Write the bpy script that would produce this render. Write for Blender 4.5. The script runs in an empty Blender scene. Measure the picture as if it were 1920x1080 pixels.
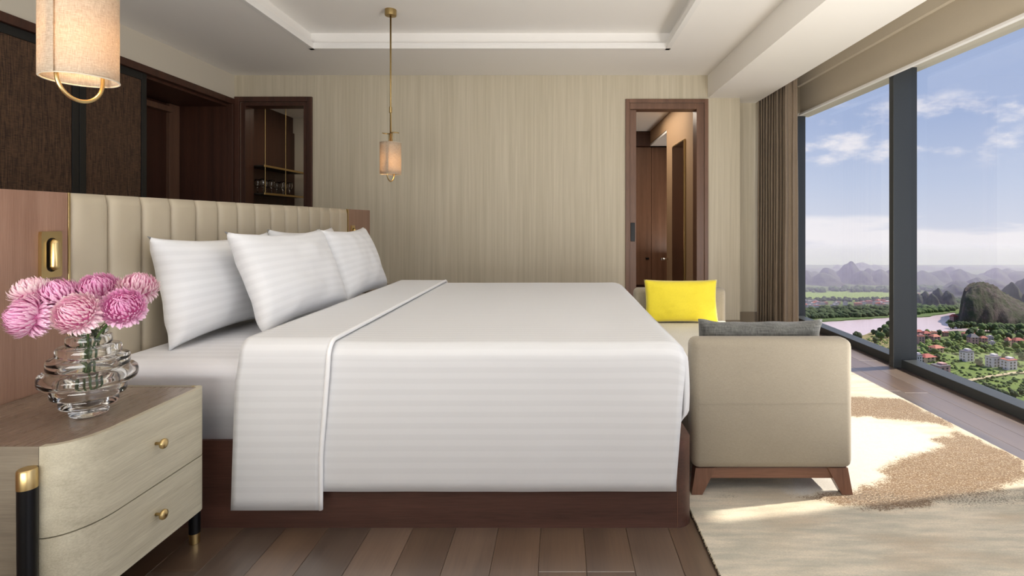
import bpy, bmesh, math, random
from mathutils import Vector, Matrix, noise
C = bpy.context.scene
COL = C.collection
PI = math.pi
R = math.radians
EYE = 1.17
random.seed(7)

# ------------------------------------------------------------------ camera
cam_d = bpy.data.cameras.new('camera')
cam = bpy.data.objects.new('camera', cam_d); COL.objects.link(cam)
cam.location = (0, 0, EYE); cam.rotation_euler = (R(90), 0, 0)
cam_d.sensor_width = 36; cam_d.lens = 1000 / 1920 * 36
cam_d.shift_x = -88 / 1920; cam_d.shift_y = -125 / 1920
cam_d.clip_start = .05; cam_d.clip_end = 6000
C.camera = cam

# ------------------------------------------------------------------ exposure
C.view_settings.view_transform = 'Standard'
C.view_settings.look = 'None'
C.view_settings.gamma = 1
C.view_settings.use_curve_mapping = False
C.view_settings.exposure = 0.0

# ------------------------------------------------------------------ sky
W = bpy.data.worlds.new('sky'); C.world = W; W.use_nodes = True
nt = W.node_tree; nt.nodes.clear(); L = nt.links.new
def wn(t, **k):
    n = nt.nodes.new(t)
    for a, b in k.items(): setattr(n, a, b)
    return n
def wmath(op, a, b=None, clamp=False):
    n = wn('ShaderNodeMath', operation=op, use_clamp=clamp)
    for i, v in enumerate((a, b)):
        if v is None: continue
        if isinstance(v, (int, float)): n.inputs[i].default_value = v
        else: L(v, n.inputs[i])
    return n.outputs[0]
tc = wn('ShaderNodeTexCoord'); sep = wn('ShaderNodeSeparateXYZ'); L(tc.outputs['Generated'], sep.inputs[0])
el = sep.outputs[2]
ramp = wn('ShaderNodeValToRGB'); cr = ramp.color_ramp
rz = wmath('MULTIPLY_ADD', el, 0.5); nt.nodes[-1].inputs[2].default_value = 0.5
L(rz, ramp.inputs[0])
stops = [(0.0, (.60, .58, .56)), (.44, (.84, .80, .84)), (.475, (.88, .85, .92)), (.5, (.72, .76, .90)), (.53, (.60, .68, .88)),
         (.58, (.44, .54, .80)), (.66, (.38, .48, .74)), (.8, (.30, .44, .80)), (1, (.24, .38, .74))]
while len(cr.elements) < len(stops): cr.elements.new(.5)
for e, (p, c) in zip(cr.elements, stops): e.position = p; e.color = (*c, 1)
def cloud(scale, lo, hi, mapscale, seedv):
    mp = wn('ShaderNodeMapping'); mp.inputs['Scale'].default_value = mapscale; mp.inputs['Location'].default_value = seedv
    L(tc.outputs['Generated'], mp.inputs[0])
    n = wn('ShaderNodeTexNoise'); n.inputs['Scale'].default_value = scale; n.inputs['Detail'].default_value = 7
    n.inputs['Roughness'].default_value = .58; L(mp.outputs[0], n.inputs[0])
    m = wn('ShaderNodeMapRange', interpolation_type='SMOOTHSTEP'); m.inputs[1].default_value = lo; m.inputs[2].default_value = hi
    L(n.outputs[0], m.inputs[0]); return m.outputs[0]
def band(a, b, c, d):
    m1 = wn('ShaderNodeMapRange', interpolation_type='SMOOTHSTEP'); m1.inputs[1].default_value = a; m1.inputs[2].default_value = b; L(el, m1.inputs[0])
    m2 = wn('ShaderNodeMapRange', interpolation_type='SMOOTHSTEP'); m2.inputs[1].default_value = c; m2.inputs[2].default_value = d
    m2.inputs[3].default_value = 1; m2.inputs[4].default_value = 0; L(el, m2.inputs[0])
    return wmath('MULTIPLY', m1.outputs[0], m2.outputs[0])
c1 = wmath('MULTIPLY', cloud(3.2, .44, .60, (1, 1, 7), (2.1, .4, .3)), band(-.06, -.03, .0, .016))
c2 = wmath('MULTIPLY', cloud(9.0, .47, .66, (1, 1, 2.3), (5.2, 1.7, 0)), band(.07, .11, .17, .21))
c3 = wmath('MULTIPLY', cloud(4.0, .50, .72, (1, 1, 3.0), (1.4, 8.2, 3)), band(.45, .6, .9, 1.0))
mask = wmath('ADD', wmath('MULTIPLY', c1, .8), wmath('ADD', wmath('MULTIPLY', c2, .85), wmath('MULTIPLY', c3, .6)), True)
mix = wn('ShaderNodeMixRGB'); mix.inputs[2].default_value = (1.05, 1.0, 1.03, 1)
L(mask, mix.inputs[0]); L(ramp.outputs[0], mix.inputs[1])
bg = wn('ShaderNodeBackground'); bg.inputs[1].default_value = 1.0
L(mix.outputs[0], bg.inputs[0]); ow = wn('ShaderNodeOutputWorld'); L(bg.outputs[0], ow.inputs[0])

# ------------------------------------------------------------------ sun and area lights
def light(name, typ, loc, energy, color, **k):
    d = bpy.data.lights.new(name, typ); d.energy = energy; d.color = color
    for a, b in k.items(): setattr(d, a, b)
    o = bpy.data.objects.new(name, d); COL.objects.link(o); o.location = loc; return o
def aim(o, d): o.rotation_euler = Vector(d).to_track_quat('-Z', 'Y').to_euler()
sun = light('sun', 'SUN', (30, 6, 30), 7.5, (1.0, .90, .76), angle=R(1.2))
aim(sun, (-.982, -.187, -1.0))
soft = light('rear_fill', 'AREA', (-1.2, -5.6, 1.9), 22, (.97, .99, 1.0), shape='RECTANGLE', size=4.0, size_y=1.6)  # added fill from the unseen rear of the room
aim(soft, (-.05, 1, 0))
side = light('side_fill', 'AREA', (2.36, -.9, 1.5), 24, (.97, .99, 1.0), shape='RECTANGLE', size=2.6, size_y=2.0)  # added fill beside the camera, standing in for window light
aim(side, (-1, .08, .06))
bounce = light('ceiling_fill', 'AREA', (2.2, 1.3, .55), 80, (1.0, .985, .96), shape='RECTANGLE', size=.8, size_y=1.9)  # added uplight out of view, imitates sun bouncing off the floor
bounce.rotation_euler = (R(180 - 24), 0, 0)
bounce2 = light('ceiling_fill_far_side', 'AREA', (-1.2, -.4, .75), 84, (1.0, .985, .96), shape='RECTANGLE', size=1.6, size_y=1.2)  # second added uplight, behind the camera, brightens the left ceiling
aim(bounce2, (-.1, .3, .95))
wash = light('back_wall_fill', 'AREA', (-.3, 1.7, 2.78), 9, (1.0, .99, .97), shape='RECTANGLE', size=3.2, size_y=.3)  # unseen strip added under the tray to lift the back wall
aim(wash, (-.05, 1, -.12))
corr = light('corridor_fill', 'AREA', (1.0, 7.4, 2.74), 26, (1.0, .86, .70), shape='RECTANGLE', size=.8, size_y=1.6)  # overhead fill added to brighten the dim corridor
pantry = light('pantry_fill', 'AREA', (-2.9, 6.6, 2.58), 3, (1.0, .84, .66), shape='RECTANGLE', size=.4, size_y=.4)  # small fill added to brighten the pantry wall and ceiling
niche = light('niche_light', 'AREA', (2.1, 8.7, .6), 9, (1.0, .92, .82), shape='RECTANGLE', size=.5, size_y=.5)
aim(niche, (0, 0, 1))

# ------------------------------------------------------------------ helpers
def empty(name, loc=(0, 0, 0), label=None, cat=None, group=None, kind=None):
    o = bpy.data.objects.new(name, None); COL.objects.link(o); o.location = loc; o.empty_display_size = .05
    tag(o, label, cat, group, kind); return o
def tag(o, label=None, cat=None, group=None, kind=None):
    if label: o['label'] = label
    if cat: o['category'] = cat
    if group: o['group'] = group
    if kind: o['kind'] = kind
    return o
def base_loc(o):
    v = Vector((0, 0, 0))
    while o is not None: v += Vector(o.location); o = o.parent
    return v
class MB:
    def __init__(s): s.b = bmesh.new()
    def box(s, x0, x1, y0, y1, z0, z1, r=0, seg=2):
        g = bmesh.ops.create_cube(s.b, size=1)['verts']
        for v in g: v.co = Vector(((x0 + x1) / 2 + v.co.x * (x1 - x0), (y0 + y1) / 2 + v.co.y * (y1 - y0), (z0 + z1) / 2 + v.co.z * (z1 - z0)))
        if r: bmesh.ops.bevel(s.b, geom=list({e for v in g for e in v.link_edges}), offset=r, segments=seg, profile=.5, affect='EDGES')
        return s
    def prism(s, pts, z0, z1, r=0, seg=2):
        lo = [s.b.verts.new((p[0], p[1], z0)) for p in pts]; hi = [s.b.verts.new((p[0], p[1], z1)) for p in pts]
        n = len(pts); s.b.faces.new(lo[::-1]); top = s.b.faces.new(hi)
        for i in range(n): s.b.faces.new((lo[i], lo[(i + 1) % n], hi[(i + 1) % n], hi[i]))
        if r: bmesh.ops.bevel(s.b, geom=list(top.edges), offset=r, segments=seg, profile=.5, affect='EDGES')
        return s
    def loft(s, A, B):
        a = [s.b.verts.new(p) for p in A]; b = [s.b.verts.new(p) for p in B]; n = len(a)
        s.b.faces.new(a[::-1]); s.b.faces.new(b)
        for i in range(n): s.b.faces.new((a[i], a[(i + 1) % n], b[(i + 1) % n], b[i]))
        return s
    def tube(s, pts, r, n=12, closed=False, cap=True):
        pts = [Vector(p) for p in pts]; rs = r if isinstance(r, (list, tuple)) else [r] * len(pts); rings = []
        prev = None
        for i, p in enumerate(pts):
            if closed: t = pts[(i + 1) % len(pts)] - pts[i - 1]
            else: t = (pts[min(i + 1, len(pts) - 1)] - pts[max(i - 1, 0)])
            t.normalize()
            a = prev if prev is not None else (Vector((0, 0, 1)) if abs(t.z) < .9 else Vector((1, 0, 0)))
            u = (a - t * a.dot(t)).normalized(); prev = u; w = t.cross(u)
            rings.append([s.b.verts.new(p + (u * math.cos(2 * PI * k / n) + w * math.sin(2 * PI * k / n)) * rs[i]) for k in range(n)])
        m = len(rings)
        for i in range(m if closed else m - 1):
            A, B = rings[i], rings[(i + 1) % m]
            for k in range(n): s.b.faces.new((A[k], A[(k + 1) % n], B[(k + 1) % n], B[k]))
        if cap and not closed: s.b.faces.new(rings[0][::-1]); s.b.faces.new(rings[-1])
        return s
    def lathe(s, c, prof, n=32, closed=False):
        rings = []
        for r, z in prof:
            if r < 1e-6: rings.append([s.b.verts.new((c[0], c[1], c[2] + z))])
            else: rings.append([s.b.verts.new((c[0] + r * math.cos(2 * PI * k / n), c[1] + r * math.sin(2 * PI * k / n), c[2] + z)) for k in range(n)])
        m = len(rings)
        for i in range(m if closed else m - 1):
            A, B = rings[i], rings[(i + 1) % m]
            for k in range(n):
                a0 = A[k % len(A)]; a1 = A[(k + 1) % len(A)]; b1 = B[(k + 1) % len(B)]; b0 = B[k % len(B)]
                f = []
                for v in (a0, a1, b1, b0):
                    if v not in f: f.append(v)
                if len(f) > 2: s.b.faces.new(f)
        return s
    def grid(s, nu, nv, fn, uv=None):
        V = [[s.b.verts.new(fn(i / nu, j / nv)) for j in range(nv + 1)] for i in range(nu + 1)]
        lay = s.b.loops.layers.uv.verify() if uv else None
        for i in range(nu):
            for j in range(nv):
                f = s.b.faces.new((V[i][j], V[i + 1][j], V[i + 1][j + 1], V[i][j + 1]))
                if uv:
                    for l, (a, b) in zip(f.loops, ((i, j), (i + 1, j), (i + 1, j + 1), (i, j + 1))): l[lay].uv = uv(a / nu, b / nv)
        return s
    def ico(s, c, r, sub=1, amp=0, seed=0, sq=(1, 1, 1)):
        g = bmesh.ops.create_icosphere(s.b, subdivisions=sub, radius=1)['verts']; sv = Vector((seed * 3.7, seed * 1.3, seed * 5.1))
        for v in g:
            k = 1 + amp * noise.noise(v.co * 1.7 + sv)
            v.co = Vector((c[0] + v.co.x * r * k * sq[0], c[1] + v.co.y * r * k * sq[1], c[2] + v.co.z * r * k * sq[2]))
        return s
    def build(s, name, mat, parent=None, smooth=False, org=None, fix=True):
        if fix: bmesh.ops.recalc_face_normals(s.b, faces=s.b.faces)
        if parent is not None: off = base_loc(parent)
        elif org is not None: off = Vector(org)
        else:
            vs = s.b.verts; xs = [v.co.x for v in vs]; ys = [v.co.y for v in vs]; zs = [v.co.z for v in vs]
            off = Vector(((min(xs) + max(xs)) / 2, (min(ys) + max(ys)) / 2, min(zs)))
        for v in s.b.verts: v.co -= off
        me = bpy.data.meshes.new(name); s.b.to_mesh(me); s.b.free()
        me.materials.append(mat)
        if smooth:
            for p in me.polygons: p.use_smooth = True
            if smooth != True: me.set_sharp_from_angle(angle=R(smooth))
        o = bpy.data.objects.new(name, me); COL.objects.link(o)
        if parent is not None: o.parent = parent
        else: o.location = off
        return o
def solid(o, t, off=-1):
    m = o.modifiers.new('thick', 'SOLIDIFY'); m.thickness = t; m.offset = off; return o
def subd(o, n=1):
    m = o.modifiers.new('sub', 'SUBSURF'); m.levels = n; m.render_levels = n; return o
def struct(o): o['kind'] = 'structure'; return o
def copy_tree(o, parent=None):
    c = o.copy(); COL.objects.link(c); c.parent = parent
    for ch in list(o.children): copy_tree(ch, c)
    return c

# ------------------------------------------------------------------ materials
class NM:
    def __init__(s, name):
        s.m = bpy.data.materials.new(name); s.m.use_nodes = True; s.t = s.m.node_tree
        s.p = s.t.nodes['Principled BSDF']; s.out = s.t.nodes['Material Output']
    def n(s, typ, ins=None, **k):
        n = s.t.nodes.new(typ)
        for a, b in k.items(): setattr(n, a, b)
        for a, b in (ins or {}).items(): s.set(n.inputs[a], b)
        return n
    def set(s, sock, v):
        if isinstance(v, bpy.types.NodeSocket): s.t.links.new(v, sock)
        elif isinstance(v, tuple) and sock.type == 'RGBA': sock.default_value = (*v[:3], 1)
        else: sock.default_value = v
    def math(s, op, a, b=0.0, c=0.0, clamp=False):
        return s.n('ShaderNodeMath', {0: a, 1: b, 2: c}, operation=op, use_clamp=clamp).outputs[0]
    def mix(s, f, a, b):
        n = s.n('ShaderNodeMix', data_type='RGBA'); s.set(n.inputs[0], f); s.set(n.inputs[6], a); s.set(n.inputs[7], b); return n.outputs[2]
    def coord(s, kind='Object', scale=(1, 1, 1), loc=None):
        t = s.n('ShaderNodeTexCoord').outputs[kind]
        mp = s.n('ShaderNodeMapping', {'Vector': t}); mp.inputs['Scale'].default_value = scale
        if loc is not None: s.set(mp.inputs['Location'], loc)
        return mp.outputs[0]
    def noise(s, vec, scale, detail=3, rough=.5):
        return s.n('ShaderNodeTexNoise', {'Vector': vec, 'Scale': scale, 'Detail': detail, 'Roughness': rough}).outputs[0]
    def rng(s, v, a, b, c=0.0, d=1.0):
        return s.n('ShaderNodeMapRange', {0: v, 1: a, 2: b, 3: c, 4: d}).outputs[0]
    def bump(s, h, strength=.2, dist=.002):
        b = s.n('ShaderNodeBump', {'Height': h, 'Strength': strength, 'Distance': dist}); s.set(s.p.inputs['Normal'], b.outputs[0])
    def col(s, c): s.set(s.p.inputs['Base Color'], c)
    def rough(s, r): s.set(s.p.inputs['Roughness'], r)
def lin(r, g, b):
    f = lambda c: c / 255 / 12.92 if c <= 10 else ((c / 255 + .055) / 1.055) ** 2.4
    return (f(r), f(g), f(b))
def plain(name, c, rough=.5, metal=0.0):
    m = NM(name); m.col(c); m.rough(rough); m.p.inputs['Metallic'].default_value = metal; return m.m
def paint(name, c, rough=.75):
    m = NM(name); n = m.noise(m.coord(), 260, 2); m.col(c); m.rough(rough); m.bump(n, .05, .0005); return m.m
def wood(name, c1, c2, axis='z', rough=.45, fine=220, var=False, bump=.15):
    m = NM(name); st = {'x': (.045, 1, 1), 'y': (1, .045, 1), 'z': (1, 1, .035)}[axis]
    loc = None
    if var:
        oi = m.n('ShaderNodeObjectInfo'); rnd = oi.outputs['Random']
        loc = m.n('ShaderNodeCombineXYZ', {0: m.math('MULTIPLY', rnd, 37.0), 1: m.math('MULTIPLY', rnd, 91.0), 2: m.math('MULTIPLY', rnd, 13.0)}).outputs[0]
    v = m.coord('Object', st, loc)
    g = m.noise(v, fine, 3, .6); b = m.noise(v, fine * .07, 4, .55)
    f = m.rng(m.math('ADD', m.math('MULTIPLY', g, .55), m.math('MULTIPLY', b, .75)), .42, .88)
    c = m.mix(f, c1, c2)
    if var:
        hs = m.n('ShaderNodeHueSaturation', {'Color': c, 'Value': m.rng(rnd, 0, 1, .74, 1.28), 'Saturation': m.rng(m.math('FRACT', m.math('MULTIPLY', rnd, 7.3)), 0, 1, .75, 1.1)})
        c = hs.outputs[0]
        kn = m.noise(m.coord('Object', (1, .35, 1), loc), 5, 2)
        c = m.mix(m.rng(kn, .62, .78, 0, .55), c, tuple(x * .35 for x in c1))
    if var: m.p.inputs['Coat Weight'].default_value = .9; m.p.inputs['Coat Roughness'].default_value = .36; m.p.inputs['Coat IOR'].default_value = 2.4
    m.col(c); m.set(m.p.inputs['Roughness'], m.rng(g, .3, .7, rough - .07, rough + .07)); m.bump(g, bump, .0008); return m.m
def fabric(name, c, scale=900, rough=.9, bump=.35, var=.12, stretch=(1, 1, 1), sheen=.2):
    m = NM(name); v = m.coord('Object')
    a = m.noise(m.coord('Object', (1, 1, .12)), scale, 1); b = m.noise(m.coord('Object', (.12, .12, 1)), scale, 1)
    w = m.math('MULTIPLY', m.math('ADD', a, b), .5); big = m.noise(v, 6, 3)
    f = m.math('ADD', m.math('MULTIPLY', w, .8), m.math('MULTIPLY', big, .2))
    m.col(m.mix(m.rng(f, .35, .65), tuple(x * (1 - var) for x in c), tuple(min(1, x * (1 + var)) for x in c)))
    m.rough(rough); m.p.inputs['Sheen Weight'].default_value = sheen; m.bump(w, bump, .001); return m.m
def satin(name, c, pitch=.042):
    m = NM(name); t = m.n('ShaderNodeUVMap').outputs[0]; sp = m.n('ShaderNodeSeparateXYZ', {0: t})
    fr = m.math('FRACT', m.math('DIVIDE', sp.outputs[1], pitch))
    s1 = m.math('MULTIPLY', m.rng(fr, .0, .10), m.rng(fr, .5, .6, 1, 0))
    m.col(m.mix(s1, tuple(x * .955 for x in c), c)); m.set(m.p.inputs['Roughness'], m.rng(s1, 0, 1, .75, .5))
    m.p.inputs['Sheen Weight'].default_value = .15
    th = m.noise(m.coord('Object'), 700, 1); m.bump(m.math('ADD', m.math('MULTIPLY', s1, .5), m.math('MULTIPLY', th, .3)), .12, .0008); return m.m
M = {}
M['ceiling'] = paint('ceiling_paint', lin(246, 243, 238))
M['bulk'] = paint('bulkhead_paint', lin(247, 243, 236))
M['cream'] = paint('cream_paint', lin(214, 206, 190))
M['white_paint'] = paint('white_paint', lin(240, 238, 234))
def wallpaper():
    m = NM('streaked_wallpaper'); a = m.noise(m.coord('Object', (1, 1, .02)), 46, 4, .65); b = m.noise(m.coord('Object', (1, 1, .05)), 9, 2)
    f = m.math('ADD', m.math('MULTIPLY', a, .75), m.math('MULTIPLY', b, .25))
    m.col(m.mix(m.rng(f, .36, .64), lin(196, 186, 162), lin(213, 203, 181))); m.rough(.6); m.bump(a, .08, .0008); return m.m
M['paper'] = wallpaper()
M['wood_panel'] = wood('pink_walnut_veneer', lin(128, 94, 76), lin(160, 126, 106), 'z', .42, 260)
M['wood_door'] = wood('door_walnut', lin(98, 70, 54), lin(134, 99, 78), 'z', .4, 200)
M['wood_dark'] = wood('dark_walnut', lin(52, 28, 18), lin(84, 50, 36), 'z', .45, 200)
M['wood_bed'] = wood('bed_walnut', lin(66, 42, 34), lin(100, 66, 55), 'x', .42, 200)
M['wood_leg'] = wood('leg_walnut', lin(98, 66, 50), lin(140, 100, 80), 'z', .4, 180)
M['wood_rail'] = wood('rail_walnut', lin(98, 66, 50), lin(140, 100, 80), 'x', .4, 180)
M['plank'] = wood('brown_oak_plank', lin(78, 57, 42), lin(122, 96, 73), 'y', .4, 120, True, .25)
M['oak_grey'] = wood('grey_washed_oak', lin(168, 160, 138), lin(208, 201, 178), 'y', .5, 260, False, .4)
M['oak_top'] = wood('taupe_oak_top', lin(112, 96, 82), lin(142, 124, 108), 'y', .3, 240)
M['oak_end'] = wood('grey_oak_end', lin(120, 110, 96), lin(152, 142, 124), 'x', .5, 260, False, .4)
M['brass'] = plain('brushed_brass', lin(208, 182, 128), .3, 1)
M['dull_brass'] = plain('dull_brass', lin(176, 152, 104), .38, 1)
M['black_metal'] = plain('black_metal', (.012, .012, .013), .32, .6)
M['frame'] = plain('grey_window_frame', lin(64, 68, 70), .45, .3)
M['stile'] = plain('black_stile', (.006, .006, .006), .5)
M['dark_in'] = plain('dark_niche', (.02, .014, .01), .5)
M['leather'] = (lambda m: (m.col(m.mix(m.noise(m.coord(), 4, 2), lin(176, 164, 142), lin(190, 178, 156))), m.rough(.42), m.bump(m.noise(m.coord(), 420, 2), .12, .0006), m.m)[-1])(NM('beige_leather'))
M['sofa'] = fabric('beige_linen', lin(160, 150, 132), 1000)
M['sofa_lit'] = fabric('lit_linen', lin(226, 220, 206), 1000)  # same linen as the arms, window light on the seat lightened into it
M['yellow'] = fabric('yellow_velvet', lin(232, 212, 46), 500, .8, .15, .06, sheen=.4)
M['grey_velvet'] = fabric('grey_velvet', lin(92, 92, 88), 160, .7, .7, .5, sheen=.5)
M['curtain'] = fabric('taupe_curtain', lin(138, 122, 104), 900, .9, .3, .18)
M['blind'] = fabric('roller_blind', lin(196, 184, 162), 1200, .85, .1, .04)
M['screen'] = (lambda m: (m.col(m.mix(m.rng(m.math('ADD', m.math('MULTIPLY', m.noise(m.coord('Object', (1, 1, .04)), 260, 2), .6), m.math('MULTIPLY', m.noise(m.coord('Object', (.08, .08, 1)), 300, 2), .4)), .4, .62), lin(44, 28, 18), lin(104, 76, 54))), m.rough(.8), m.m)[-1])(NM('woven_brown_screen'))
M['satin'] = satin('striped_white_satin', (.74, .745, .755))
M['pillowcase'] = satin('striped_white_pillowcase', (.82, .825, .84))
M['sheet'] = satin('white_sheet', (.76, .76, .785), .06)
def shade():
    m = NM('linen_shade'); a = m.noise(m.coord('Object', (1, 1, .1)), 700, 1); b = m.noise(m.coord('Object', (.1, .1, 1)), 700, 1)
    c = m.mix(m.rng(m.math('ADD', a, b), .7, 1.3), lin(196, 176, 152), lin(226, 212, 192))
    tr = m.n('ShaderNodeBsdfTranslucent', {'Color': c}); df = m.n('ShaderNodeBsdfDiffuse', {'Color': c})
    mx = m.n('ShaderNodeMixShader', {0: .45, 1: df.outputs[0], 2: tr.outputs[0]}); m.t.links.new(mx.outputs[0], m.out.inputs[0]); return m.m
M['shade'] = shade()
def pane():
    m = NM('window_pane'); fr = m.n('ShaderNodeFresnel', {'IOR': 1.45}); tr = m.n('ShaderNodeBsdfTransparent', {'Color': (.985, .99, .99)})
    gl = m.n('ShaderNodeBsdfGlossy', {'Roughness': .0}); mx = m.n('ShaderNodeMixShader', {0: m.math('MULTIPLY', fr.outputs[0], .12), 1: tr.outputs[0], 2: gl.outputs[0]})
    m.t.links.new(mx.outputs[0], m.out.inputs[0]); return m.m
M['pane'] = pane()
def glass(name, col=(1, 1, 1), ior=1.45):
    m = NM(name); m.col(col); m.rough(.0); m.p.inputs['Transmission Weight'].default_value = 1; m.p.inputs['IOR'].default_value = ior; return m.m
M['glass'] = glass('clear_glass', (.975, .97, .95), 1.46)
M['thin_glass'] = glass('wine_glass', (1, 1, 1), 1.4)
def emis(name, c, e):
    m = NM(name); m.p.inputs['Emission Color'].default_value = (*c, 1); m.p.inputs['Emission Strength'].default_value = e; m.col(c); return m.m
M['bulb'] = emis('lit_bulb', (1.0, .70, .36), 9)
M['mirror'] = plain('bronze_mirror', lin(120, 92, 70), .12, .9)
M['stem'] = plain('green_stem', lin(62, 88, 40), .5)
M['leaf'] = plain('dark_green_leaf', lin(52, 74, 34), .55)
def petal(name, deep, pale):
    m = NM(name); t = m.n('ShaderNodeUVMap').outputs[0]; sp = m.n('ShaderNodeSeparateXYZ', {0: t})
    c = m.mix(m.rng(sp.outputs[0], .15, 1.0), deep, pale)
    m.col(c); m.rough(.6); m.p.inputs['Subsurface Weight'].default_value = 0
    tr = m.n('ShaderNodeBsdfTranslucent', {'Color': c}); mx = m.n('ShaderNodeMixShader', {0: .25, 1: m.p.outputs[0], 2: tr.outputs[0]})
    m.t.links.new(mx.outputs[0], m.out.inputs[0]); return m.m
M['petal'] = petal('pink_petals', lin(226, 130, 192), lin(255, 226, 240))
M['petal2'] = petal('blush_petals', lin(238, 170, 204), lin(255, 240, 238))

# ================================================================== SETTING
XH = -1.80            # face of the headboard wall
YB = 5.95             # back wall
ZC = 2.80
# ---- floor with planks
floor = struct(MB().box(-5.2, 3.0, -6.3, 10.2, -.2, -.012).build('floor', M['plank']))
struct(MB().box(-5.0, 2.9, 6.5, 10.0, -.0119, 0).build('floor', M['plank'], floor)).name = 'floor_boards'
pw = .162; lens = (1.46, 1.9)
pm = {}
for ln in lens:
    t = MB().box(-pw / 2 + .0006, pw / 2 - .0006, .0008, ln - .0008, -.0118, 0, .0012, 1).build('plank', M['plank'], None, org=(0, 0, 0)); pm[ln] = t.data
    bpy.data.objects.remove(t)
k0 = -26; rnd = random.Random(3)
for k in range(k0, 17):
    xc = -.069 + (k + .5) * pw
    if xc > 2.72: break
    y = 1.78 - 1.9 - rnd.choice((0, 0, .62, 1.1, 1.46)) ; 
    while y < 6.5:
        ln = 1.9 if rnd.random() < .6 else 1.46
        if y + ln > -.2:
            o = bpy.data.objects.new('plank', pm[ln]); COL.objects.link(o); o.parent = floor
            o.location = Vector((xc, y, 0)) - Vector(floor.location)
        y += ln
MBf = MB().box(-5.0, 2.74, -5.9, -1.9, -.0119, -.0005); struct(MBf.build('floor_boards', M['plank'], floor))

# ---- walls
def wallb(name, boxes, mat, parent=None, kind=True):
    m = MB()
    for b in boxes: m.box(*b)
    o = m.build(name, mat, parent)
    if kind: struct(o)
    return o
# back wall with two openings
OL = (-3.55, -2.80, 2.50); OR_ = (.782, 1.62, 2.49)
wb = wallb('wall_back', [(-3.62, OL[0], YB, YB + .16, 0, 3.1), (OL[0], OL[1], YB, YB + .16, OL[2], 3.1), (OL[1], OR_[0], YB, YB + .16, 0, 3.1),
                         (OR_[0], OR_[1], YB, YB + .16, OR_[2], 3.1), (OR_[1], 2.02, YB, YB + .16, 0, 3.1)], M['paper'])
wallb('wall_back_recess', [(2.02, 2.73, 6.2, 6.36, 0, 3.1), (1.9, 2.02, YB + .16, 6.36, 0, 3.1)], M['paper'])
# left wall: cream band over the dark joinery, wall behind
wallb('wall_left', [(-3.80, -3.62, -6.0, YB, 2.53, 3.1), (-4.6, -4.4, -6.0, 6.1, 0, 3.1)], M['cream'])
wallb('wall_front', [(-4.6, 3.0, -6.2, -6.0, 0, 3.1)], M['cream'])
wallb('wall_right', [(2.73, 2.95, 1.75, 2.42, 0, 3.1), (2.73, 2.95, -6.0, -4.6, 0, 3.1), (2.73, 2.95, -6.0, 6.3, 2.40, 3.1), (2.73, 2.89, 6.30, 6.4, 0, 3.1)], M['cream'])
# ---- ceiling with tray
TX0, TX1, TY0, TY1 = -2.354, 1.05, 1.0, 5.06
ce = wallb('ceiling', [(-3.62, TX0, -6.0, YB, ZC, 3.1), (TX1, 2.73, -6.0, 6.2, ZC, 3.1), (TX0, TX1, -6.0, TY0, ZC, 3.1), (TX0, TX1, TY1, YB, ZC, 3.1),
                       (TX0 - .0, TX1, TY0, TY1, 2.955, 3.1)], M['ceiling'])
lip = MB(); T = .045
for b in ((TX0, TX0 + T, TY0, TY1), (TX1 - T, TX1, TY0, TY1), (TX0, TX1, TY0, TY0 + T), (TX0, TX1, TY1 - T, TY1)): lip.box(b[0] - .0, b[1], b[2], b[3], 2.795, 2.85)
struct(lip.build('trim_1', M['white_paint']))
# bulkhead along the windows
struct(MB().box(1.66, 2.29, -6.0, 6.2, 2.545, ZC + .01, .002).build('trim_2', M['bulk']))
# ---- right doorway frame and sliding door edge
M['arch'] = M['wood_door']
def architrave(name, x0, x1, zt, w, d, mat, jamb, jl=None):
    o = empty(name, ((x0 + x1) / 2, YB, 0), kind='structure')
    MB().box(x0 - w, x0, YB - d, YB, 0, zt + w, .003).build('casing', mat, o)
    MB().box(x1, x1 + w, YB - d, YB, 0, zt + w, .003).build('casing', mat, o)
    MB().box(x0, x1, YB - d, YB, zt, zt + w, .003).build('head_casing', mat, o)
    MB().box(x0, x0 + (jl or jamb), YB, YB + .17, 0, zt, .002).build('jamb', mat, o)
    MB().box(x1 - jamb, x1, YB, YB + .17, 0, zt, .002).build('jamb', mat, o)
    MB().box(x0 + (jl or jamb), x1 - jamb, YB, YB + .17, zt - jamb * .8, zt, .002).build('head_jamb', mat, o)
    return o
dr = architrave('door_1', .782, 1.62, 2.49, .042, .02, M['wood_door'], .083, .012)
MB().box(.7945, .866, YB + .03, YB + .075, 0, 2.42, .002).build('sliding_leaf', M['wood_door'], dr)
h = MB().box(.803, .852, YB + .024, YB + .034, .945, 1.155, .004).build('recessed_pull', M['black_metal'], dr)
dl = architrave('door_2', -3.55, -2.80, 2.50, .055, .03, M['wood_dark'], .05)
# ---- baseboards
bb = paint('baseboard_taupe', lin(150, 136, 116))
struct(MB().box(-2.74, .74, YB - .015, YB, 0, .07, .003).build('baseboard_back', bb))
struct(MB().box(1.665, 2.02, YB - .015, YB, 0, .07, .003).build('baseboard_back', bb))
struct(MB().box(2.02, 2.7, 6.185, 6.2, 0, .12, .003).build('baseboard_back', bb))

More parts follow.
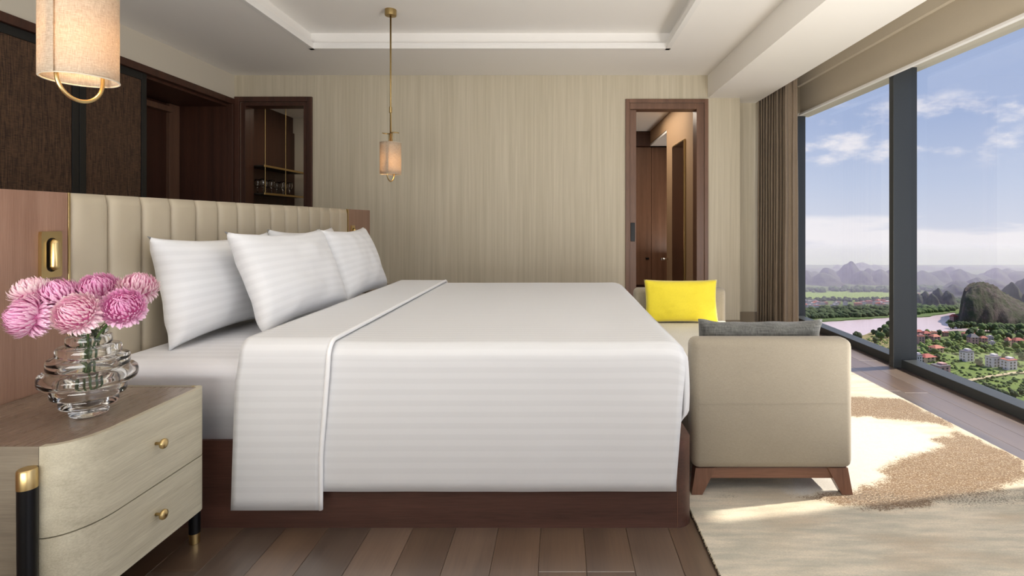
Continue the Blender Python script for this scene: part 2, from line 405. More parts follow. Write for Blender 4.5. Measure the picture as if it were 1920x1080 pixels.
# ---- windows: frame, mullion, panes, view
gx = 2.80
def window(name, y0, y1):
    w = empty(name, (gx, (y0 + y1) / 2, 0), kind='structure')
    MB().box(2.735, 2.86, y0, y1, 0, .066, .003).build('window_frame', M['frame'], w)
    MB().box(2.735, 2.86, y0, y1, 2.44, 2.52, .003).build('window_frame', M['frame'], w)
    MB().box(gx - .006, gx + .006, y0 + .01, y1 - .01, .06, 2.45).build('pane', M['pane'], w)
    return w
w1 = window('window_1', 4.32, 6.30); MB().box(2.735, 2.885, 6.24, 6.30, .06, 2.44, .002).build('window_jamb', M['frame'], w1)
w2 = window('window_2', 2.42, 4.26); MB().box(2.67, 2.86, 4.257, 4.315, 0, 2.5, .004).build('mullion', M['frame'], w2)
MB().box(2.76, 2.86, 2.42, 2.46, .06, 2.44, .004).build('mullion', M['frame'], w2)
w3 = window('window_3', -4.6, 1.75); MB().box(2.70, 2.86, -1.5, -1.43, 0, 2.5, .004).build('mullion', M['frame'], w3)

# ================================================================== BLIND, CURTAIN
bl = empty('roller_blind', (2.66, 4, 2.33), 'beige roller blind drawn down a hand above the tall windows', 'blind')
MB().box(2.636, 2.640, 2.46, 5.83, 2.345, 2.66).build('blind_fabric', M['blind'], bl)
MB().box(2.622, 2.654, 2.46, 5.83, 2.326, 2.348, .004).build('hem_bar', M['white_paint'], bl)
MB().box(2.60, 2.725, 2.44, 5.85, 2.64, 2.798, .002).build('cassette', M['blind'], bl)
def wave_sheet(m, y0, y1, xc, amp, n, z0, z1, seed, taper=0):
    def f(u, v):
        y = y0 + (y1 - y0) * u; ph = u * n * 2 * PI
        a = amp * (.75 + .35 * noise.noise(Vector((u * 7, seed, 0)))) * (.75 + .25 * (1 - v))
        x = xc(u) + a * math.sin(ph) + .008 * noise.noise(Vector((u * 20, v * 3, seed)))
        y += .018 * math.sin(ph * 2 + .6) + .006 * noise.noise(Vector((u * 9, v * 4, seed + 5)))
        return Vector((x, y, z0 + (z1 - z0) * v))
    return m.grid(int(n * 14), 16, f)
cu = empty('curtain', (2.35, 6.0, 0), 'taupe floor-length pleated curtain gathered at the window corner', 'curtain')
solid(wave_sheet(MB(), 5.42, 6.13, lambda u: 2.38 - .05 * u, .075, 11, .015, 2.79, 1).build('pleated_panel', M['curtain'], cu, True), .004)
MB().box(2.36, 2.40, 2.5, 6.15, 2.785, 2.80).build('track', M['white_paint'], cu)
# second stack by the pier at the near end of the window
cu2 = empty('curtain', (2.45, 2.2, 0), 'taupe curtain stacked against the pier beside the camera end of the windows', 'curtain')
solid(wave_sheet(MB(), 1.80, 2.32, lambda u: 2.48, .08, 6, .015, 2.79, 4).build('pleated_panel', M['curtain'], cu2, True), .004)

# ================================================================== LEFT JOINERY (dark closet)
struct(MB().box(-3.72, -3.60, -5.9, YB - .001, 2.466, 2.53, .003).build('trim_3', M['wood_dark']))
def screen(name, y0, y1, x, label):
    t = empty(name, (x, (y0 + y1) / 2, .02), label, 'screen', 'sliding closet screens')
    MB().box(x - .02, x + .006, y0 + .05, y1 - .05, .07, 2.42).build('woven_panel', M['screen'], t)
    for a, b in ((y0, y0 + .055), (y1 - .055, y1)): MB().box(x - .022, x + .016, a, b, .02, 2.465, .003).build('stile', M['stile'], t)
    for a, b in ((.02, .08), (2.40, 2.465)): MB().box(x - .022, x + .015, y0 + .055, y1 - .055, a, b, .003).build('rail', M['stile'], t)
    return t
screen('sliding_screen', 1.3, 2.62, -3.64, 'brown woven sliding screen farthest from the doorway, left of the lamp')
screen('sliding_screen', 2.65, 4.03, -3.64, 'wide brown woven black-framed sliding screen behind the near pendant lamp')
screen('sliding_screen', 4.035, 4.69, -3.64, 'narrow brown woven sliding screen beside the open dark closet')
cl = empty('closet', (-4.0, 5.3, 0), 'open dark walnut closet recess beside the doorway', 'closet')
MB().box(-4.27, -4.23, 4.66, 5.9, 0.02, 2.5).build('back_panel', M['wood_dark'], cl)
MB().box(-4.23, -3.64, 5.895, 5.935, 0.02, 2.5).build('end_panel', M['wood_dark'], cl)
MB().box(-4.23, -3.66, 4.66, 5.89, 2.44, 2.50).build('top_panel', M['wood_dark'], cl)
MB().box(-4.23, -4.19, 5.74, 5.893, 0.02, 2.44, .004).build('stile', M['wood_door'], cl)
MB().box(-4.23, -4.15, 4.70, 5.74, 2.34, 2.40, .004).build('rail', M['wood_door'], cl)
for yy in (5.05, 5.4): MB().box(-4.23, -4.215, yy, yy + .02, 0.02, 2.34).build('stile', M['wood_dark'], cl)
MB().box(-3.66, -3.60, 5.885, 5.945, 0, 2.475, .003).build('post', M['wood_dark'], cl)

# ================================================================== PANTRY behind the left doorway
struct(MB().box(-3.80, -3.68, 6.12, 7.5, 0, 2.62).build('wall_pantry_left', M['wood_dark']))
struct(MB().box(-3.70, -2.2, 7.38, 7.5, 0, 2.62).build('wall_pantry_back', M['cream']))
struct(MB().box(-2.3, -2.2, 6.12, 7.38, 0, 2.62).build('wall_pantry_right', M['cream']))
struct(MB().box(-3.80, -2.2, 6.12, 7.5, 2.60, 2.68).build('ceiling_pantry', M['ceiling']))
struct(MB().box(-3.68, -3.655, 6.13, 7.37, 0, 2.38).build('trim_pantry', M['wood_dark']))
sh = empty('glass_rack', (-3.52, 6.6, 1.3), 'brass-edged hanging glass shelves in the dark pantry doorway', 'shelf')
for z in (1.81, 1.49):
    s_ = MB().box(-3.652, -3.40, 6.14, 7.20, z - .006, z + .006).build('shelf', M['dark_in'], sh)
    MB().box(-3.40, -3.385, 6.14, 7.20, z - .012, z + .012, .002).build('brass_edge', M['brass'], s_)
for y in (6.16, 6.62, 7.18): MB().tube([(-3.392, y, 1.48), (-3.392, y, 2.598)], .004, 8).build('post', M['dull_brass'], sh)
wg = None
for i, (x, y) in enumerate(((-3.47, 6.26), (-3.58, 6.34), (-3.47, 6.44), (-3.58, 6.53), (-3.47, 6.70), (-3.58, 6.77), (-3.47, 6.87), (-3.58, 6.95))):
    if wg is None:
        wg = empty('wine_glass', (x, y, 1.497), 'small clear stemmed glass on the lower pantry shelf', 'glass', 'stemmed glasses on the pantry shelf')
        MB().lathe((x, y, 1.497), [(.0, .0), (.03, .0), (.03, .002), (.004, .006), (.0035, .07), (.012, .076), (0, .078)], 14).build('foot', M['thin_glass'], wg, True)
        MB().lathe((x, y, 1.497), [(.004, .075), (.022, .085), (.034, .11), (.036, .14), (.031, .17), (.0295, .17), (.0345, .14), (.0325, .11), (.02, .088), (.0, .08)], 14).build('bowl', M['thin_glass'], wg, True)
    else:
        c = copy_tree(wg); c.location = (x, y, 1.497)

# ================================================================== CORRIDOR behind the right doorway
tan = paint('tan_corridor_paint', lin(176, 146, 114))
struct(MB().box(1.60, 1.72, 6.12, 7.92, 0, 2.76).build('wall_corridor_right', tan))
struct(MB().box(1.60, 1.72, 7.92, 9.7, 2.52, 2.76).build('wall_corridor_header', tan))
struct(MB().box(1.60, 2.6, 7.92, 9.6, 2.49, 2.53).build('ceiling_niche', M['white_paint']))
struct(MB().box(2.6, 2.7, 7.8, 9.6, 0, 2.53).build('wall_niche', tan))
struct(MB().box(1.72, 2.6, 7.80, 7.90, 0, 2.53).build('wall_niche', tan))
struct(MB().box(-.2, 1.72, 6.12, 9.7, 2.75, 2.85).build('ceiling_corridor', M['ceiling']))
struct(MB().box(-.2, -.1, 6.12, 9.6, 0, 2.76).build('wall_corridor_left', M['wood_dark']))
struct(MB().box(-.2, 2.7, 9.6, 9.75, 0, 2.9).build('wall_corridor_back', M['wood_door']))
cb = empty('wardrobe', (1.3, 9.5, 0), 'tall walnut wardrobe with flat doors at the end of the corridor', 'wardrobe')
MB().box(-.05, 2.58, 9.34, 9.59, 2.49, 2.745, .003).build('header', M['wood_dark'], cb)
for x0, x1 in ((.33, .9), (.905, 1.63), (1.635, 2.3)):
    d_ = MB().box(x0, x1, 9.42, 9.45, .05, 2.48, .003).build('door', M['wood_door'], cb)
    MB().box(x1 - .10, x1 - .04, 9.40, 9.42, .50, .53, .003).build('handle', M['black_metal'], d_)
MB().box(-.05, 2.58, 9.45, 9.59, 0.0, 2.49).build('carcass', M['wood_dark'], cb)
mi = empty('wall_mirror', (1.59, 7.05, .2), 'tall bronze-tinted mirror with dark frame on the tan corridor wall', 'mirror')
MB().box(1.575, 1.598, 6.72, 7.42, .18, 2.21, .003).build('frame', M['dull_brass'], mi)
MB().box(1.570, 1.5755, 6.74, 7.40, .20, 2.19).build('mirror_glass', M['mirror'], mi)
lv = empty('hand_rail', (1.5, 7.9, .6), 'small chrome rail end on the corridor wall', 'rail')
MB().tube([(1.598, 7.80, .62), (1.55, 7.80, .62), (1.50, 7.80, .62)], .014, 10).build('bar', plain('chrome', (.8, .8, .8), .15, 1), lv, True)
MB().lathe((1.5, 7.80, .606), [(0, 0), (.016, 0), (.016, .028), (0, .028)], 12).build('end_cap', plain('chrome_cap', (.8, .8, .8), .15, 1), lv)

# ================================================================== HEADBOARD PARTITION
hb = empty('headboard', (XH, 3.2, 0), 'long beige channel-tufted leather headboard set between pink walnut panels', 'headboard')
zt = 1.275
MB().box(XH - .14, XH - .03, .9, 5.08, 0, zt - .004, .002).build('core', M['wood_panel'], hb)
MB().box(XH - .03, XH, .9, 1.955, 0, zt, .002).build('wood_panel', M['wood_panel'], hb)
MB().box(XH - .03, XH, 4.565, 5.08, 0, zt, .002).build('wood_panel', M['wood_panel'], hb)
MB().box(XH - .03, XH + .002, 1.956, 1.964, 0, zt, .001).build('brass_strip', M['brass'], hb)
MB().box(XH - .03, XH + .002, 4.553, 4.561, 0, zt, .001).build('brass_strip', M['brass'], hb)
nch = 15; cw = (4.55 - 1.966) / nch
for i in range(nch):
    y0 = 1.966 + i * cw
    m = MB()
    def f(u, v, y0=y0):
        y = y0 + cw * u; e = abs(2 * u - 1); d = -.016 * e ** 5 - .010 * max(0, (v - .985) / .015) ** 2
        return Vector((XH + .006 + d, y, .25 + (zt - .25) * v))
    m.grid(10, 24, f)
    ch = m.build('channel', M['leather'], hb, True, fix=False); solid(ch, .028, -1)
# reading lights
rl = empty('reading_light', (XH, 1.88, .97), 'brass plate reading light on the walnut panel above the near nightstand', 'wall light', 'brass headboard reading lights')
def stadium(x, yc, z0, z1, w, n=10):
    pts = [(x, yc + w * math.cos(a), z1 - w + w * math.sin(a)) for a in [PI * i / n for i in range(n + 1)]]
    return pts + [(x, yc + w * math.cos(a), z0 + w + w * math.sin(a)) for a in [PI + PI * i / n for i in range(n + 1)]]
def plate_with_slot(x0, x1, y0, y1, z0, z1, slot):
    m = MB(); b = m.b
    n = len(slot); cy = (y0 + y1) / 2; cz = (z0 + z1) / 2
    outer = []
    for (_, y, z) in slot:
        dy, dz = y - cy, z - cz; k = min((y1 - cy) / abs(dy) if abs(dy) > 1e-6 else 1e9, (z1 - cz) / abs(dz) if abs(dz) > 1e-6 else 1e9)
        outer.append((cy + dy * k, cz + dz * k))
    F = [b.verts.new((x1, p[1], p[2])) for p in slot]; G = [b.verts.new((x1, p[0], p[1])) for p in outer]
    H = [b.verts.new((x0, p[1], p[2])) for p in slot]; K = [b.verts.new((x0, p[0], p[1])) for p in outer]
    for i in range(n):
        j = (i + 1) % n
        b.faces.new((F[i], G[i], G[j], F[j])); b.faces.new((F[i], F[j], H[j], H[i])); b.faces.new((G[i], K[i], K[j], G[j])); b.faces.new((H[i], H[j], K[j], K[i]))
    for c in ((y0, z0), (y0, z1), (y1, z0), (y1, z1)):
        i = min(range(n), key=lambda q: (outer[q][0] - c[0]) ** 2 + (outer[q][1] - c[1]) ** 2)
    return m
st = stadium(0, 1.8815, .992, 1.112, .021)
plate_with_slot(XH + .0005, XH + .012, 1.843, 1.920, .972, 1.134, st).build('plate', M['brass'], rl)
MB().loft([(XH + .001, p[1], p[2]) for p in st], [(XH + .003, p[1], p[2]) for p in st]).build('niche', M['dark_in'], rl)
prof = [(0, 0)] + [(.015 * math.sin(a), .015 - .015 * math.cos(a)) for a in [PI / 2 * i / 5 for i in range(1, 6)]] + [(.015, .095)] + [(.015 * math.cos(a), .095 + .015 * math.sin(a)) for a in [PI / 2 * i / 5 for i in range(1, 5)]] + [(0, .11)]
MB().lathe((XH + .0185, 1.884, .997), prof, 20).build('lamp_capsule', M['brass'], rl, True)
r2 = copy_tree(rl); r2.location = (XH, 4.64, .97); r2['label'] = 'brass plate reading light on the far walnut panel behind the pillows'

# ================================================================== BED
bed = empty('bed', (-.6, 3.05, 0), 'low dark walnut platform bed base with rounded foot corners', 'bed')
FY0, FY1, FX = 2.036, 4.06, .512
def rrect(x0, x1, y0, y1, r, n=8):
    P = [(x0, y0)]
    P += [(x1 - r + r * math.sin(a), y0 + r - r * math.cos(a)) for a in [PI / 2 * i / n for i in range(n + 1)]]
    P += [(x1 - r + r * math.cos(a), y1 - r + r * math.sin(a)) for a in [PI / 2 * i / n for i in range(n + 1)]]
    return P + [(x0, y1)]
o1 = rrect(-1.79, FX, FY0, FY1, .06); i1 = rrect(-1.77, FX - .032, FY0 + .032, FY1 - .032, .03)
m = MB(); b = m.b; V = [[b.verts.new((p[0], p[1], z)) for p in P] for P, z in ((o1, 0), (o1, .333), (i1, .333), (i1, 0))]
n = len(o1)
for a in range(4):
    for i in range(n):
        j = (i + 1) % n; b.faces.new((V[a][i], V[a][j], V[(a + 1) % 4][j], V[(a + 1) % 4][i]))
m.build('bed_frame', M['wood_bed'], bed, 40)
MB().box(FX - .0605, FX - .0585, FY0 - .0012, FY0 + .002, .002, .332).build('corner_seam', M['wood_leg'], bed)
MB().box(-1.76, FX - .04, FY0 + .04, FY1 - .04, .03, .315, .004).build('box_base', M['white_paint'], bed)
mt = MB().box(-1.785, FX - .075, FY0 + .012, FY1 - .012, .334, .63)
bmesh.ops.bevel(mt.b, geom=[e for e in mt.b.edges if (e.verts[0].co.z + e.verts[1].co.z) / 2 > .4], offset=.055, segments=5, profile=.5, affect='EDGES')
lay = mt.b.loops.layers.uv.verify()
for f in mt.b.faces:
    for l in f.loops: l[lay].uv = (l.vert.co.x, l.vert.co.z * .7 + l.vert.co.y)
mt = tag(mt.build('mattress', M['sheet'], None, True), 'thick mattress in a smooth white fitted sheet', 'mattress')

# duvet: profile across the bed (v) swept along X (u)
def arc_profile(y0, y1, zt_, zb0, zb1, r, n=9):
    P = []
    for i in range(14): P.append((y0, zb0 + (zt_ - r - zb0) * i / 14))
    for i in range(n + 1): a = PI / 2 * i / n; P.append((y0 + r - r * math.cos(a), zt_ - r + r * math.sin(a)))
    for i in range(1, 40): P.append((y0 + r + (y1 - y0 - 2 * r) * i / 40, zt_))
    for i in range(n + 1): a = PI / 2 * i / n; P.append((y1 - r + r * math.sin(a), zt_ - r + r * math.cos(a)))
    for i in range(1, 15): P.append((y1, zt_ - r - (zt_ - r - zb1) * i / 14))
    return P
def cloth(name, mat, parent, xa, xb, prof, nx, seed, amp, flare=.012, thick=.014, foot=None):
    m = MB(); b = m.b; S = [0]
    for i in range(1, len(prof)): S.append(S[-1] + math.dist(prof[i], prof[i - 1]))
    nv = len(prof); rows = []; yc = (prof[0][0] + prof[-1][0]) / 2; ztop = max(p[1] for p in prof)
    for i in range(nx + 1):
        u = i / nx; row = []
        for j, (y, z) in enumerate(prof):
            t = max(0, (ztop - .07 - z)) / ztop
            x = xa(t, y) + (xb(t, y) - xa(t, y)) * u
            side = -1 if y < yc else 1; k = min(1, t * 5)
            w = noise.noise(Vector((x * 2.2, S[j] * 1.1, seed))) * amp + noise.noise(Vector((x * 6, S[j] * 2.5, seed + 3))) * amp * .35
            yy = y + side * k * (flare * t + w); zz = z + (1 - k) * w * .6
            if foot:   # round the foot edge over
                q = (x - foot[0]) / foot[1]
                if q > 0: q = min(q, 1); zz -= (1 - math.sqrt(max(0, 1 - q * q))) * foot[2] * (1 - k)
            row.append(b.verts.new((x, yy, zz)))
        rows.append(row)
    lay = b.loops.layers.uv.verify()
    for i in range(nx):
        for j in range(nv - 1):
            f = b.faces.new((rows[i][j], rows[i + 1][j], rows[i + 1][j + 1], rows[i][j + 1]))
            for l, (a, c) in zip(f.loops, ((i, j), (i + 1, j), (i + 1, j + 1), (i, j + 1))): l[lay].uv = (a / nx * 2, S[c])
    o = m.build(name, mat, parent, True); solid(o, thick, 0)
    return o
dv = empty('duvet', (-.2, 3.05, .7), 'large white satin-striped duvet covering the bed and hanging down its side', 'duvet')
DY0, DY1 = 2.012, 4.085
P = arc_profile(DY0, DY1, .700, .158, .20, .055)
cloth('cover', M['satin'], dv, lambda t, y: -.92, lambda t, y: .475 - .035 * min(1, t * 1.6), P, 56, 2.0, .006, foot=(.40, .085, .045))
# foot fall of the duvet
m = MB()
def ff(u, v):
    y = DY0 + .028 + (DY1 - DY0 - .056) * u; e = min(u, 1 - u) * 2.05
    ce_ = 1 - max(0, 1 - e / .06) ** 2 * .35
    a = v * 1.0
    if v < .25: q = v / .25 * PI / 2; x = .425 + .075 * math.sin(q); z = .682 - .058 * (1 - math.cos(q))
    else:
        q = (v - .25) / .75; z = .624 - .262 * q; x = .500 + .006 * math.sin(q * PI) - .028 * max(0, q - .75) / .25 * 2
    x = .42 + (x - .42) * ce_ + noise.noise(Vector((y * 2, z * 3, 8))) * .008
    return Vector((x, y, z))
m.grid(50, 24, ff, lambda u, v: (v * .4, u * 2.05 + .6)); solid(m.build('foot_fall', M['satin'], dv, True), .012, 0)
P2 = arc_profile(DY0 - .017, DY1 + .012, .718, .095, .20, .062)
band_ = cloth('turned_down_edge', M['satin'], dv, lambda t, y: -1.205 - .02 * t + .012 * max(0, 1 - t * 9), lambda t, y: -.862 - .028 * min(1, t * 2), P2, 16, 5.0, .004, flare=.004, thick=.016)
# puffy rolled edge on the fold
S = [Vector((-.860 - .028 * min(1, max(0, .648 - z) / .718 * 2), (y - .006 if y < 3 else y + .004) , z + (.002 if z > .7 else 0))) for (y, z) in P2]
MB().tube(S, .0085, 10).build('rolled_edge', plain('white_roll', (.9, .9, .9), .6), dv, True)

# pillows
def pillow(name, c, L_, H_, T_, tilt, yaw, roll, mat, label, cat, group=None, seed=0, pinch=.07, pw_=.42, parent=None, ear=.02, wav=0):
    """long axis along Y, height up; face normal towards +X; tilt leans the top back towards -X"""
    m = MB(); lay = m.b.loops.layers.uv.verify(); N, Q = 40, 28
    Mx = Matrix.Translation(Vector(c)) @ Matrix.Rotation(yaw, 4, 'Z') @ Matrix.Rotation(-tilt, 4, 'Y') @ Matrix.Rotation(roll, 4, 'X')
    def pt(u, v, s):
        a, b_ = 2 * u - 1, 2 * v - 1
        y = L_ / 2 * a * (1 - pinch * .75 * (1 - b_ ** 2)); z = H_ / 2 * b_ * (1 - pinch * (1 - a ** 2) ** .8) + wav * b_ * noise.noise(Vector((a * 2.6, b_, seed)))
        th = T_ / 2 * ((1 - abs(a) ** 2.6) * (1 - abs(b_) ** 2.6)) ** pw_
        w = noise.noise(Vector((a * 2.2, b_ * 2.0, seed + s))) * .012 * min(1, th / .03) + noise.noise(Vector((a * 5, b_ * 4.2, seed * 2 + s))) * .004 * min(1, th / .03)
        corner = (abs(a * b_)) ** 6 * ear * (noise.noise(Vector((a * 3, b_ * 3, seed))) * 1.5)
        return Mx @ Vector((s * (th + w) + corner, y, z))
    for s in (1, -1):
        V = [[m.b.verts.new(pt(i / N, j / Q, s)) for j in range(Q + 1)] for i in range(N + 1)]
        for i in range(N):
            for j in range(Q):
                f = m.b.faces.new((V[i][j], V[i + 1][j], V[i + 1][j + 1], V[i][j + 1]))
                for l, (p, q) in zip(f.loops, ((i, j), (i + 1, j), (i + 1, j + 1), (i, j + 1))): l[lay].uv = (p / N * L_, q / Q * H_)
    bmesh.ops.remove_doubles(m.b, verts=m.b.verts, dist=.0004)
    o = m.build(name, mat, None, True); tag(o, label, cat, group); return o
G = 'white striped pillows on the bed'
pillow('pillow', (-1.655, 2.65, .868), .86, .49, .20, R(11), R(-2), R(0), M['pillowcase'], 'white striped pillow nearest the vase, leaning on the headboard', 'pillow', G, 1, .14)
pillow('pillow', (-1.66, 3.56, .874), .92, .51, .19, R(10), R(1), R(0), M['pillowcase'], 'white striped pillow at the back, mostly hidden, its top peeking out at the middle', 'pillow', G, 2, .13)
pillow('pillow', (-1.40, 2.84, .892), .86, .50, .20, R(22), R(-3), R(0), M['pillowcase'], 'white striped pillow in front at the middle of the bed', 'pillow', G, 3, .13)
pillow('pillow', (-1.40, 3.66, .892), .82, .50, .20, R(21), R(1), R(0), M['pillowcase'], 'white striped pillow in front, farthest along the bed', 'pillow', G, 4, .13)

# ================================================================== NIGHTSTAND
def nightstand():
    y0, y1 = 1.395, 1.92; xs = -1.36; xf = -1.27; xb = XH + .006
    t = empty('nightstand', (-1.54, (y0 + y1) / 2, 0), 'rounded grey oak two-drawer nightstand holding the vase of pink flowers', 'nightstand', 'bedside nightstands')
    front = [(xs, y0)]
    front += [(xs + .09 * math.sin(a), y0 + .14 * (1 - math.cos(a))) for a in [PI / 2 * i / 12 for i in range(1, 13)]]
    for i in range(1, 6): front.append((xf, y0 + .14 + (y1 - .03 - y0 - .14) * i / 5))
    front += [(xf - .03 + .03 * math.cos(a), y1 - .03 + .03 * math.sin(a)) for a in [PI / 2 * i / 5 for i in range(1, 6)]]
    def inset(P_, d):
        out = []
        for i, p in enumerate(P_):
            a = Vector(P_[max(0, i - 1)]); b_ = Vector(P_[min(len(P_) - 1, i + 1)]); d_ = (b_ - a).normalized(); out.append((p[0] - d_.y * d, p[1] + d_.x * d))
        return out
    inn = inset(front, .018)
    inn[0] = (xs, y0 + .018); inn[-1] = (front[-1][0], y1 - .018)
    MB().prism([(xb, y0 + .004)] + [(xs - .001, y0 + .004)] + inn[0:1] + inn[1:] + [(xb, y1 - .018)], .150, .5745).build('carcass', M['oak_end'], t)
    for z0, z1, zk in ((.341, .580, .47), (.145, .337, .247)):
        m = MB(); b_ = m.b; n_ = len(front)
        A = [[b_.verts.new((p[0], p[1], z)) for p in P_] for P_, z in ((front, z0), (front, z1), (inn, z1), (inn, z0))]
        for a in range(4):
            for i in range(n_ - 1): b_.faces.new((A[a][i], A[a][i + 1], A[(a + 1) % 4][i + 1], A[(a + 1) % 4][i]))
        b_.faces.new([A[a][0] for a in range(4)]); b_.faces.new([A[a][-1] for a in range(4)][::-1])
        d_ = m.build('drawer', M['oak_grey'], t, 35)
        k = MB(); pr = [(0, 0), (.005, 0), (.0045, .012), (.0065, .016), (.0150, .021), (.0160, .026), (.0145, .030), (.007, .033), (0, .0335)]
        k.lathe((0, 0, 0), pr, 20); rot = Matrix.Rotation(R(90), 4, 'Y')
        for v in k.b.verts: v.co = Matrix.Translation((xf, 1.68, zk)) @ rot @ v.co
        k.build('knob', M['brass'], d_, True)
    MB().box(xb, xs - .0015, y0, y0 + .004, .150, .580).build('end_panel', M['oak_end'], t)
    MB().prism([(xb, y0 + .0045), (xs, y0 + .0045)] + inn[1:] + [(xb, y1 - .018)], .575, .5785).build('table_top', M['oak_top'], t)
    MB().prism([(xb, y1 - .018), (front[-1][0], y1 - .018), (front[-1][0], y1), (xb, y1)][::-1], .15, .580).build('end_panel', M['oak_end'], t)
    MB().lathe((front[-1][0] - .008, y1 - .012, .5795), [(0, 0), (.006, 0), (.006, .0015), (0, .002)], 12).build('brass_pin', M['dull_brass'], t)
    for (x, y) in ((-1.372, y0 - .019), (-1.326, y1 + .021), (-1.70, y0 - .019), (-1.70, y1 + .021)):
        lg = MB().lathe((x, y, 0), [(0, 0.038), (.0185, .038), (.0205, .47), (.0205, .482), (0, .482)], 24).build('leg', M['black_metal'], t, 40)
        MB().lathe((x, y, 0), [(0, .482), (.0215, .482), (.0215, .528), (.019, .532), (0, .532)], 24).build('brass_cap', M['brass'], lg, 40)
        MB().lathe((x, y, 0), [(0, .001), (.0165, .001), (.018, .038), (0, .038)], 24).build('brass_foot', M['brass'], lg, 40)
    return t
ns = nightstand()
n2 = copy_tree(ns); n2['label'] = 'far nightstand beyond the bed, only its top edge showing past the pillows'
n2.location = (ns.location.x, 4.80, 0)

# ================================================================== VASE AND FLOWERS
VX, VY, VZ = -1.44, 1.635, .579
vase = empty('vase', (VX, VY, VZ), 'clear tiered glass vase of stacked discs on the nightstand', 'vase')
tiers = [(.048, .0, .030), (.072, .028, .062), (.092, .060, .096), (.120, .096, .144), (.100, .144, .180), (.079, .180, .213), (.056, .213, .245), (.046, .245, .262)]
pr = [(0, .001)]
for i, (r, a, b_) in enumerate(tiers):
    q = .008 if i != 3 else .018
    for s_ in range(4): al = PI / 2 * s_ / 3; pr.append((r - q + q * math.sin(al), a + .001 + q * (1 - math.cos(al))))
    for s_ in range(4): al = PI / 2 * s_ / 3; pr.append((r - q + q * math.cos(al), b_ - q + q * math.sin(al)))
pr += [(.042, .262), (.038, .255), (.044, .23), (.052, .20), (.070, .17), (.092, .145), (.096, .118), (.074, .085), (.046, .055), (.03, .035), (0, .03)]
MB().lathe((VX, VY, VZ), pr, 56).build('body', M['glass'], vase, 50)
def flower(c, r, axis, mat, label, root, seed, flat=.86):
    rg = random.Random(seed); c = Vector(c); axis = Vector(axis).normalized()
    t = empty('chrysanthemum', root, label, 'flower', 'pink chrysanthemums in the vase')
    m = MB(); lay = m.b.loops.layers.uv.verify(); n = 430; q = Vector((0, 0, 1)).rotation_difference(axis)
    for i in range(n):
        f = (i + .5) / n; ct = 1 - f * 1.72; st_ = math.sqrt(max(0, 1 - ct * ct)); ph = i * 2.39996 + rg.uniform(-.1, .1)
        d = Vector((st_ * math.cos(ph), st_ * math.sin(ph), ct)); rad = r * (.90 + .14 * rg.random()) * (1 if ct > -.3 else 1.05)
        up = Vector((0, 0, 1)); tan_ = d.cross(up); tan_ = tan_.normalized() if tan_.length > 1e-3 else Vector((1, 0, 0))
        bi = tan_.cross(d).normalized()      # towards the flower's top
        w = r * (.08 + .07 * min(1, f * 2)); curl = r * (1.0 if ct > -.15 else -.5) * rg.uniform(.8, 1.3)
        pts = []
        for k, (rr, ww, cc) in enumerate(((.62, .7, -.06), (.82, 1.0, .04), (.96, .9, .16), (1.03, .2, .32))):
            p = d * (rad * rr) + bi * (curl * cc); pts.append((p - tan_ * w * ww * .5 + d * (0), p - bi * w * .25 * ww, p + tan_ * w * ww * .5))
        vs = []
        for tr in pts:
            row = []
            for p in tr:
                p = Vector((p.x, p.y, p.z * flat)); row.append(m.b.verts.new(c + q @ p))
            vs.append(row)
        shade_ = .0 + .45 * min(1, f * 1.5) + rg.uniform(-.05, .05)
        for k in range(3):
            for s_ in range(2):
                fc = m.b.faces.new((vs[k][s_], vs[k][s_ + 1], vs[k + 1][s_ + 1], vs[k + 1][s_]))
                for l, kk in zip(fc.loops, (k, k, k + 1, k + 1)): l[lay].uv = (min(1, max(0, shade_ + (kk / 3) ** 1.6 * .62)), .5)
    o = m.build('bloom', mat, t, True, fix=False); o['kind'] = 'stuff'
    MB().ico(c - axis * r * .05, r * .66, 2, .05, seed).build('heart', plain('flower_heart_%d' % seed, lin(206, 108, 160), .7), t, True)
    a = c - axis * r * .45; b_ = Vector((VX, VY, VZ + .235)) + (a - Vector((VX, VY, a.z))) * .18; e = Vector(root)
    P_ = []
    for k in range(9):
        u = k / 8
        if u < .45: w_ = u / .45; P_.append(a.lerp(b_, w_) + Vector((0, 0, .012 * math.sin(w_ * PI))))
        else: w_ = (u - .45) / .55; P_.append(b_.lerp(e, w_))
    MB().tube(P_, .0032, 7).build('stem', M['stem'], t, True)
    for k in range(2):
        w_ = .20 + k * .22; p = b_ + Vector((0, 0, .012 - .02 * k)); d = Vector((rg.uniform(-1, 1), rg.uniform(-1, 1), .4 * rg.random())).normalized(); s2 = d.cross(Vector((0, 0, 1))).normalized()
        g = MB(); g.grid(5, 2, lambda u, v: p + d * u * .036 + s2 * (v - .5) * .018 * math.sin(PI * min(1, u * .9 + .1)) + Vector((0, 0, .010 * math.sin(u * PI) - abs(v - .5) * .004)))
        g.build('leaf', M['leaf'], t, True, fix=False)
    return t
def unproj(px, py, Y):
    s = 1000 / Y; return ((px - 1048) / s, Y, EYE - (py - 415) / s)
